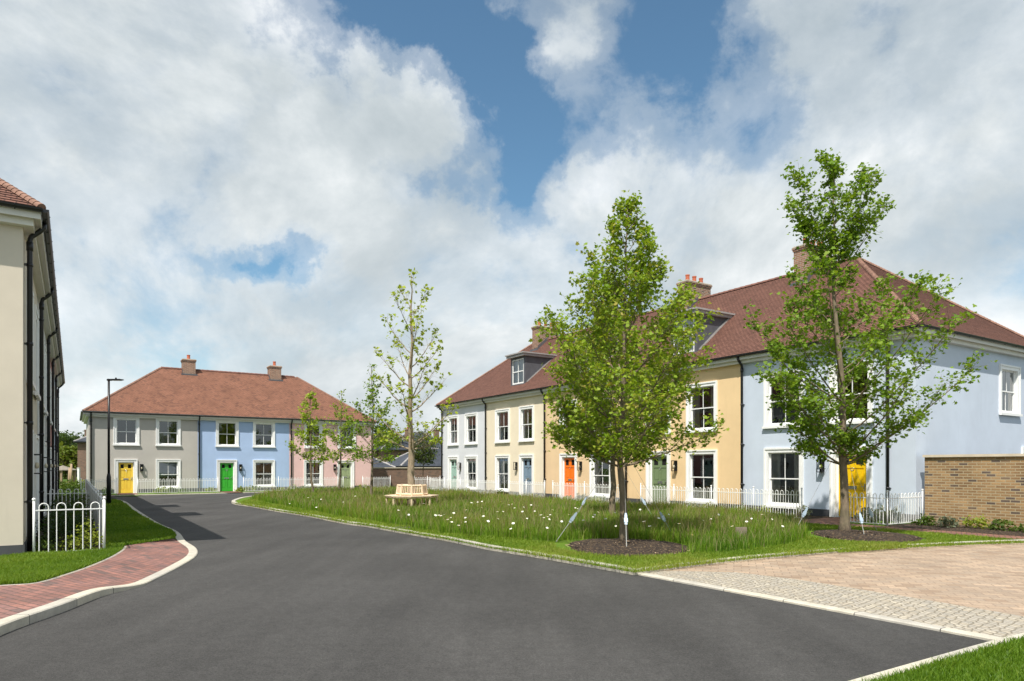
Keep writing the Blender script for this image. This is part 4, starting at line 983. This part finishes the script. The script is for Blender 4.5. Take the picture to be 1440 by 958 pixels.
# ------------------------------------------------------------------ grass
def in_poly(P, x, y):
    P = np.asarray(P); r = np.zeros(len(x), bool); j = len(P)-1
    for i in range(len(P)):
        xi, yi, xj, yj = P[i,0], P[i,1], P[j,0], P[j,1]
        c = ((yi > y) != (yj > y)) & (x < (xj-xi)*(y-yi)/(yj-yi+1e-12)+xi); r ^= c; j = i
    return r
def blades(name, P, n, hmin, hmax, width, cols, z, holes=(), dref=14, seed=2, lean=.35, rag=0.0):
    g = np.random.default_rng(seed); P = np.asarray([q[:2] for q in P]); lo, hi = P.min(0), P.max(0); xs = []; tot = 0
    while tot < n:
        x = g.uniform(lo[0], hi[0], 200000); y = g.uniform(lo[1], hi[1], 200000)
        k = in_poly(P, x, y); d = np.hypot(x, y); k &= g.random(len(x)) < np.minimum(1, (dref/np.maximum(d, 1))**1.6)
        k &= np.abs(x/np.maximum(y, .1)) < .82
        for (hx, hy, hr) in holes: k &= np.hypot(x-hx, y-hy) > hr
        xs.append(np.stack([x[k], y[k]], 1)); tot += k.sum()
        if len(xs) > 300: break
    p = np.concatenate(xs)[:n]; n = len(p); p = p + g.normal(0, rag, p.shape)*(g.random((n,1)) < .5); d = np.hypot(p[:,0], p[:,1])
    ph = np.sin(p[:,0]*1.1+1.3*np.sin(p[:,1]*.7))*np.cos(p[:,1]*.9+.6*np.sin(p[:,0]*1.7)); ph2 = np.sin(p[:,0]*2.9+2*np.sin(p[:,1]*2.1))*np.sin(p[:,1]*3.3)
    h = g.uniform(hmin, hmax, n)*(1+.28*ph+.22*ph2)*g.choice([1,1,1,1.35], n); w = width*np.maximum(1, d/dref)*g.uniform(.7,1.3,n)
    a = g.uniform(0, 2*PI, n); b_ = g.uniform(0, 2*PI, n); L = h*lean*g.uniform(.2,1.6,n)
    V = np.zeros((n,5,3)); sx, sy = np.cos(a)*w/2, np.sin(a)*w/2; lx_, ly_ = np.cos(b_)*L, np.sin(b_)*L
    V[:,0] = np.stack([p[:,0]-sx, p[:,1]-sy, np.full(n, z)], 1); V[:,1] = np.stack([p[:,0]+sx, p[:,1]+sy, np.full(n, z)], 1)
    V[:,2] = np.stack([p[:,0]+sx*.8+lx_*.35, p[:,1]+sy*.8+ly_*.35, z+h*.6], 1); V[:,3] = np.stack([p[:,0]-sx*.8+lx_*.35, p[:,1]-sy*.8+ly_*.35, z+h*.6], 1)
    V[:,4] = np.stack([p[:,0]+lx_, p[:,1]+ly_, z+h*.97], 1)
    loops = (np.arange(n)[:,None]*5 + np.array([0,1,2,3,3,2,4])[None]).ravel(); sizes = np.tile([4,3], n)
    t = np.clip(.42+.26*ph+.15*ph2+g.normal(0,.22,n), 0, 1); cc = np.asarray(cols); x = t*(len(cc)-1); q = np.clip(x.astype(int), 0, len(cc)-2); f = (x-q)[:,None]
    co = cc[q]*(1-f)+cc[q+1]*f
    o = np_mesh(name, V.reshape(-1,3), loops, sizes, M['blade'], None, np.repeat(co, 5, 0)); return tag(o, kind='stuff')
long_px = [(352,702), (420,714.5), (480,726), (560,738), (620,749), (700,755), (760,760), (830,764), (900,772), (960,779), (1000,776), (1040,773), (1090,768), (1120,761), (1142,750)]
lg = [G(u, v, ZV) for u, v in long_px]
lg += [st(12.8, 18.2), st(12.8, 18.55), st(41, 18.55), st(44, 14.5), st(SF-3.2, TF+20), st(SF-3.2, TF+12), G(385, 695.8, ZV)]
holes = [(t1[0]-.08, t1[1]-.75, 1.42), (t1[0]-.5,t1[1]-.2,1.0), (t2[0], t2[1]-.9, 1.25), (t2[0], t2[1]-.1, 1.0), (bx_, by_, 1.15), (bx_+.12, by_-1.3, .95), (t1b[0], t1b[1], .6), (mp_[0], mp_[1]-.3, .35)]
MEAD = [(.07,.155,.010), (.125,.24,.015), (.185,.31,.024), (.25,.34,.038), (.29,.27,.08)]
blades('meadow_grass', lg, 175000, .12, .29, .009, MEAD, ZV-.02, holes, 13, 3, rag=.09)
blades('meadow_grass', [G(u, v, ZV) for u, v in [(500,716),(660,716),(660,700),(500,700)]], 16000, .05, .14, .009, MEAD, ZV-.02, (), 13, 33)
# seed heads and sorrel stalks standing over the meadow
SEED = [(.32,.31,.13), (.36,.30,.16), (.27,.18,.11)]
blades('seed_heads', lg, 15000, .24, .46, .007, SEED, ZV-.02, holes, 13, 5, .3, rag=.06)
poly('meadow_floor', lg, ZV-.016, M['under'])
MOWN = [(.14,.235,.02), (.20,.295,.026), (.26,.335,.042), (.32,.34,.08)]
strip = [G(u, v, ZV) for u, v in rk[1:]] + [G(u, v, ZV) for u, v in pk[1:6]] + [st(12.0, 17.7)] + [G(u, v, ZV) for u, v in long_px[::-1]]
blades('mown_grass', strip, 60000, .025, .06, .009, MOWN, ZV-.022, holes[:4], 11, 7, .6)
LUSH = [(.08,.165,.010), (.125,.23,.015), (.175,.28,.022), (.24,.32,.045)]
blades('mown_grass', lA + [G(158,766.5,ZL), st(15.0,.5), st(15.0, TL), (-12.5, 8.5)], 70000, .03, .065, .007, LUSH, ZL-.003, (), 10, 8, .6)
blades('mown_grass', lb_line + [(6,1), (12,3)], 30000, .03, .065, .006, LUSH, .037, (), 6, 9, .6)
blades('mown_grass', [G(174,767.5,ZL), G(244,757,ZL)] + ki_w[46:] + [st(34,.56), st(15.8,.56)], 40000, .03, .06, .012, LUSH, ZL-.002, (), 14, 10, .6)
blades('mown_grass', [st(-6, 17.72), st(12, 17.72)] + [G(1180,776,ZV), G(1280,769,ZV), G(1380,764.4,ZV), G(1500,760.8,ZV)], 22000, .02, .05, .010, MOWN, ZV-.022, holes[2:4], 14, 12, .6)

# ------------------------------------------------------------------ daisies
def daisy_mesh():
    m = MB(); h = .46; m.cur = 2; m.tube([(0,0,-.4), (.01,.01,h-.4)], .004, 4, False); m.cur = 0; n = 9; z = h-.4
    for k in range(n):
        a = 2*PI*k/n; c, s_ = math.cos(a), math.sin(a); w = .014
        m.face([(c*.01-s_*w*.5, s_*.01+c*w*.5, z), (c*.01+s_*w*.5, s_*.01-c*w*.5, z), (c*.05+s_*w, s_*.05-c*w, z+.008), (c*.058, s_*.058, z+.004), (c*.05-s_*w, s_*.05+c*w, z+.008)])
    m.cur = 1; m.lathe([(.018, 0), (.014, .012), (0, .016)], (0,0,z+.002), 8)
    me = m.build('daisy', [M['petal'], M['yolk'], M['lawn']]); return me
d0 = daisy_mesh()
dpx = [(663,706),(672,705),(678,704),(695,705),(704,705),(715,709),(720,708),(735,709),(724,713),(736,712),(747,709),(752,717),(757,710),(769,707),(754,724),(761,723),(765,726),(770,725),(774,722),(772,728),(777,716),(677,713),(680,724),(683,725),(686,731),(700,718),(707,718),(722,734),(735,718),(769,740),(719,741),(638,720),(634,726),(635,732),(655,726),(655,732),(620,724),(613,723),(656,716),(812,714),(809,713),(841,719),(836,722),(834,725),(864,719),(866,737),(888,721),(900,715),(926,727),(988,730),(1000,728),(974,750),(1050,732),(1057,727),(906,732),(914,738),(1072,722),(1085,728),(440,702),(452,701),(424,708),(433,699),(466,704),(500,697),(483,705),(407,707),(445,712),(427,696),(540,709),(596,707),(603,718),(612,722),(617,723),(625,722),(630,729),(560,716),(575,722),(940,722),(955,735),(1010,722),(1030,738),(1100,738),(852,728),(820,730),(800,722),(790,731),(741,727),(700,728),(668,722),(645,737)]
for i, (u, v) in enumerate(dpx):
    h = rng.uniform(.32, .46); k = (v-HV); y = FPX*(EYE-ZV-h)/k; x = (u-U0)/FPX*y
    o = d0 if i == 0 else d0.copy()
    if i: COL.objects.link(o)
    o.location = (x, y, ZV+h-.06); o.rotation_euler = (rng.uniform(-.1,.75), rng.uniform(-.3,.3), rng.uniform(-.5,.5)); sc_ = rng.uniform(.42, .62); o.scale = (sc_,)*3
    tag(o, 'white ox-eye daisy flower standing in the long meadow grass', 'daisy', 'ox-eye daisies in the meadow')

# ------------------------------------------------------------------ garden plants
def shrub(name, label, loc, w, h, n, ls, cols, seed, group, z, shape=OVAL, up=.4, flowers=None):
    g = np.random.default_rng(seed); sp = g.normal(0, 1, (n//6+4, 3)); sp /= np.linalg.norm(sp, axis=1)[:,None]; sp *= g.uniform(.25, 1, (len(sp),1))**.5
    sp[:,2] = np.abs(sp[:,2])*h*.85+.03; sp[:,:2] *= w*.5
    o = leaves(name, sp, n, ls, cols, M['leaf'], None, .05, shape, seed, up); o.location = (loc[0], loc[1], z)
    return tag(o, label, 'plant', group)
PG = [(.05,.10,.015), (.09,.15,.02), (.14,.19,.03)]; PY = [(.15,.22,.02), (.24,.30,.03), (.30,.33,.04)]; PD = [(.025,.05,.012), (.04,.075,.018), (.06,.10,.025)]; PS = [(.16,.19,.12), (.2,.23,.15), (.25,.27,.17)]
g1 = 'low plants behind the right terrace railings'
i = 0; s_ = 12.9
while s_ < 40.2:
    if not any(abs(s_-d) < .75 for d in (20.7, 26.85, 30.55, 39.0, 12.3)):
        kind = i % 3; shrub('garden_plant', 'low bushy plant between the right terrace railings and the house walls', st(s_, rng.uniform(19.4, 20.2)), rng.uniform(.5,.8), rng.uniform(.18,.4), 160, .09, (PG, PS, PY)[kind], 200+i, g1, .07)
    s_ += rng.uniform(.75, 1.05); i += 1
for k, s_ in enumerate((10.4, 10.75, 11.1)): shrub('lavender', 'lavender plant with grey green spikes behind the corner railing', st(s_, 19.6-.15*k), .5, .5, 260, .075, PS, 260+k, 'lavender at the blue corner', .07, up=-.2)
bedl = ['low plant in the mulch bed below the buff brick wall']
for k in range(13):
    s_ = 9.7-k*.62; shrub('bedding_plant', bedl[0], st(s_, 20.0+rng.uniform(-.35,.3)), rng.uniform(.5,.85), rng.uniform(.2,.42), 240, .085, (PG, PS, PY, PG)[k % 4], 300+k, 'plants in the mulch bed by the buff wall', .07)
for k in range(22):
    w_ = rng.uniform(-.3, 17.5)
    if any(abs(w_-x) < .7 for x in (wf(177), wf(319), wf(486))): continue
    shrub('garden_plant', 'low green plant between the far row railings and the houses', st(SF-rng.uniform(.4,1.0), TF+w_), .8, rng.uniform(.25,.45), 110, .13, (PG, PY)[k % 2], 330+k, 'low plants behind the far row railings', .05)
shrub('garden_shrub', 'yellow green shrub in the corner behind the short left railing', st(15.45, .25), .62, .62, 520, .055, PY, 360, None, ZL)
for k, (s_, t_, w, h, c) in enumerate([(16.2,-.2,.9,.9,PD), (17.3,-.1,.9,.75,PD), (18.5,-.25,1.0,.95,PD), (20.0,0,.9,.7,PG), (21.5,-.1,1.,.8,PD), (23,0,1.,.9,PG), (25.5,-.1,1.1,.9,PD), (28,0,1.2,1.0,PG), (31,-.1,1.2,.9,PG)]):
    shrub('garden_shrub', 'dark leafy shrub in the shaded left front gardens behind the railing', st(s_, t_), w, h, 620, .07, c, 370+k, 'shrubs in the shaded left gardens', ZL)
for k, (s_, t_) in enumerate([(15.3,-.45), (15.5,-.1), (15.75,-.5)]): shrub('bedding_plant', 'small bedding plant at the foot of the short left railing', st(s_, t_), .35, .22, 160, .045, (PG, PY, PG)[k], 390+k, 'small plants by the short left railing', ZL)

# ------------------------------------------------------------------ play hut and timber posts far left
hp = ((88.5-U0)/FPX*56, 56)
ph = empty('play_hut', (*hp, 0), .3, 'round timber play hut with a grey conical roof beyond the left gardens', 'hut')
m = MB(); m.lathe([(1.05, 1.42), (.5, 1.6), (0, 1.78)], (0,0,0), 14); m.lathe([(1.05, 1.36), (1.05, 1.42)], (0,0,0), 14); m.build('roof', M['thatch'], ph)
for k in range(9): m = MB(); a = 2*PI*k/9; m.tube([(.85*math.cos(a), .85*math.sin(a), 0), (.85*math.cos(a), .85*math.sin(a), 1.38)], .09, 7); m.build('post', M['post'], ph)
for k, (u, h, lab) in enumerate([(97, 1.6, 'rough timber post just right of the play hut'), (99.6, 1.9, 'taller rough timber post beside the play hut'), (81, 1.5, 'rough timber post left of the play hut')]):
    m = MB(); m.tube([(0,0,0), (.02,0,h*.5), (.05,0,h)], [.09,.085,.07], 8); o = m.build('timber_post', M['post'], None, True); o.location = ((u-U0)/FPX*54, 54, 0); tag(o, lab, 'post', 'timber posts of the play area')
m = MB(); m.box(-.07,.07,-.07,.07,0,1.55); m.box(-.09,.09,-.09,.09,1.551,1.6); o = m.build('gate_post', M['white']); o.location = ((110.7-U0)/FPX*50, 50, 0); tag(o, 'white square gate post beside the taupe house', 'post')
shrub('flowering_bush', 'yellow flowering bush by the timber posts', ((106-U0)/FPX*58, 58), 1.6, 1.0, 500, .16, [(.45,.36,.02),(.2,.25,.03),(.5,.42,.04)], 401, None, 0)
for k, (u, Y, w, h) in enumerate([(92, 47, 2.0, .9), (104, 49, 2.2, .8), (115, 47, 1.8, .9)]): shrub('garden_shrub', 'green shrub bed beyond the end of the left railing', ((u-U0)/FPX*Y, Y), w, h, 600, .14, (PG, BG, PG)[k], 410+k, 'shrubs beyond the left railing', 0)

# ------------------------------------------------------------------ sky
W_ = bpy.data.worlds.new('World'); S.world = W_; W_.use_nodes = True; nt = W_.node_tree; nt.nodes.clear()
SUN_EL = R(56); SUN_AZ = R(201.2)
sky = nd(nt, 'ShaderNodeTexSky', sky_type='NISHITA'); sky.sun_disc = False; sky.sun_elevation = SUN_EL; sky.sun_rotation = SUN_AZ
sky.air_density = 1.0; sky.dust_density = .3; sky.ozone_density = 2.0
tc = nd(nt, 'ShaderNodeTexCoord'); vn = nd(nt, 'ShaderNodeVectorMath', operation='NORMALIZE'); nt.links.new(tc.outputs['Generated'], vn.inputs[0])
dirv = vn.outputs[0]; sx = nd(nt, 'ShaderNodeSeparateXYZ'); nt.links.new(dirv, sx.inputs[0])
zc = math_(nt, 'MAXIMUM', sx.outputs[2], 0.0); den = math_(nt, 'ADD', zc, .22)
cx = nd(nt, 'ShaderNodeCombineXYZ'); nt.links.new(math_(nt, 'DIVIDE', sx.outputs[0], den), cx.inputs[0]); nt.links.new(math_(nt, 'DIVIDE', sx.outputs[1], den), cx.inputs[1])
pl = cx.outputs[0]
def fbm(scale, detail, rough, off=(0,0,0), dist=0.0, src=None):
    mp = nd(nt, 'ShaderNodeMapping'); mp.inputs['Location'].default_value = off; nt.links.new(src or pl, mp.inputs['Vector'])
    n = nd(nt, 'ShaderNodeTexNoise'); n.inputs['Scale'].default_value = scale; n.inputs['Detail'].default_value = detail; n.inputs['Roughness'].default_value = rough; n.inputs['Distortion'].default_value = dist
    nt.links.new(mp.outputs[0], n.inputs['Vector']); return n.outputs['Fac']
def skydir(u, v): d = Vector(((u-U0)/FPX, 1, (HV-v)/FPX)); return d.normalized()
acc = None
# clearings (negative) and cloud banks (positive), each a soft patch of the sky: centre, angular half-width in degrees, weight
warp = nd(nt, 'ShaderNodeTexNoise'); warp.inputs['Scale'].default_value = 4.2; warp.inputs['Detail'].default_value = 8; warp.inputs['Roughness'].default_value = .62; nt.links.new(dirv, warp.inputs['Vector'])
ws = nd(nt, 'ShaderNodeVectorMath', operation='MULTIPLY_ADD'); nt.links.new(warp.outputs['Color'], ws.inputs[0]); ws.inputs[1].default_value = (.36,)*3; ws.inputs[2].default_value = (-.18,)*3
wd = nd(nt, 'ShaderNodeVectorMath', operation='ADD'); nt.links.new(dirv, wd.inputs[0]); nt.links.new(ws.outputs[0], wd.inputs[1]); wn_ = nd(nt, 'ShaderNodeVectorMath', operation='NORMALIZE'); nt.links.new(wd.outputs[0], wn_.inputs[0])
patches = [(400,15,4,-.3), (470,70,3.6,-.35), (540,25,5,-.42), (640,95,5,-.55), (680,180,4.5,-.6), (745,225,4.5,-.6), (770,280,3.6,-.5), (700,30,4,-.4), (880,40,6,-.55), (880,130,5,-.5), (940,190,4,-.3), (1000,60,4,-.3), (1060,205,3.4,-.32), (960,275,2.6,-.22),
           (330,345,2.0,-.42), (370,350,2.2,-.62), (415,348,2.2,-.62), (460,338,2.0,-.5), (610,260,2.8,-.4), (285,212,2.4,-.3), (215,300,2.5,-.2), (1070,110,3,-.2),
           (120,120,16,.32), (410,170,6,.28), (570,160,3.6,.42), (480,240,8,.24), (800,90,3.2,.33), (770,50,2.6,.2), (560,10,3,-.3), (620,30,4,-.35), (960,20,4,-.3), (1200,150,15,.32), (1010,300,8,.25), (560,420,10,.3), (200,480,14,.25), (1300,430,14,.3), (690,330,4.5,.25), (820,255,2.2,.35)]
for (u, v, w, k) in patches:
    dt = nd(nt, 'ShaderNodeVectorMath', operation='DOT_PRODUCT'); nt.links.new(wn_.outputs[0], dt.inputs[0]); dt.inputs[1].default_value = skydir(u, v)
    c = 1-math.cos(R(w))
    e = math_(nt, 'EXPONENT', math_(nt, 'DIVIDE', math_(nt, 'SUBTRACT', dt.outputs['Value'], 1.0), c))
    q = math_(nt, 'MULTIPLY', e, k*.72); acc = q if acc is None else math_(nt, 'ADD', acc, q)
st3 = nd(nt, 'ShaderNodeMapping'); st3.inputs['Scale'].default_value = (1,1,1.35); nt.links.new(dirv, st3.inputs['Vector']); d3 = st3.outputs[0]
n1 = fbm(2.3, 10, .60, (3.1,1.7,.4), .25, d3); n2 = fbm(8.0, 8, .62, (.7,4.2,1.3), .3, d3)
base = math_(nt, 'ADD', math_(nt, 'MULTIPLY', n1, 1.75), math_(nt, 'MULTIPLY', n2, .75))
dens = math_(nt, 'ADD', math_(nt, 'SUBTRACT', base, .60), acc)
hor = math_(nt, 'MULTIPLY', math_(nt, 'SUBTRACT', 1.0, math_(nt, 'MULTIPLY', zc, 4.5), True), .35)
dens = math_(nt, 'ADD', dens, hor)
cov = ramp(nt, dens, [(.18, (0,0,0)), (.46, (.34,.34,.34)), (.76, (.84,.84,.84)), (1.0, (1,1,1))], 'EASE')
n3 = fbm(2.9, 9, .55, (8.3,2.9,.2), .2, d3); n4 = fbm(2.3, 10, .60, (3.1,1.7,.475), .25, d3)
edge = math_(nt, 'SUBTRACT', n1, n4)                                              # relief toward the sun
lum = math_(nt, 'ADD', math_(nt, 'MULTIPLY', n3, .8), math_(nt, 'MULTIPLY', edge, 1.6))
lum = math_(nt, 'SUBTRACT', lum, math_(nt, 'MULTIPLY', math_(nt, 'SUBTRACT', dens, .85), .20))
ccol = ramp(nt, lum, [(.08, (.40,.455,.485)), (.30, (.50,.55,.575)), (.46, (.63,.67,.685)), (.62, (.80,.82,.825))])
bs = nd(nt, 'ShaderNodeVectorMath', operation='SCALE'); nt.links.new(sky.outputs[0], bs.inputs[0]); bs.inputs['Scale'].default_value = .105
mx = mix(nt, mix(nt, bs.outputs[0], (.86,1.08,1.04), 1, 'MULTIPLY'), ccol, cov)
bg = nd(nt, 'ShaderNodeBackground'); nt.links.new(mx, bg.inputs[0]); bg.inputs[1].default_value = 1.0
wo = nd(nt, 'ShaderNodeOutputWorld'); nt.links.new(bg.outputs[0], wo.inputs[0])
# the sun
sl = bpy.data.lights.new('sun', 'SUN'); sl.energy = 4.6; sl.angle = R(.53); sl.color = (1, .95, .87)
so = bpy.data.objects.new('sun', sl); COL.objects.link(so)
tosun = Vector((-.36*math.cos(SUN_EL), -.93*math.cos(SUN_EL), math.sin(SUN_EL)))
so.rotation_euler = tosun.to_track_quat('Z', 'Y').to_euler(); so.location = (0, -20, 40)

# ------------------------------------------------------------------ camera
cam = bpy.data.cameras.new('camera'); co = bpy.data.objects.new('camera', cam); COL.objects.link(co)
co.location = (0, 0, EYE); co.rotation_euler = (R(90), 0, 0); cam.lens = 24; cam.sensor_width = 36; cam.shift_y = (HV-479)/1440; cam.clip_end = 3000; cam.clip_start = .05
S.camera = co
S.view_settings.view_transform = 'Standard'; S.view_settings.look = 'None'; S.view_settings.exposure = .33; S.view_settings.gamma = 1; S.view_settings.use_curve_mapping = False
S.cycles.max_bounces = 6; S.cycles.transparent_max_bounces = 12
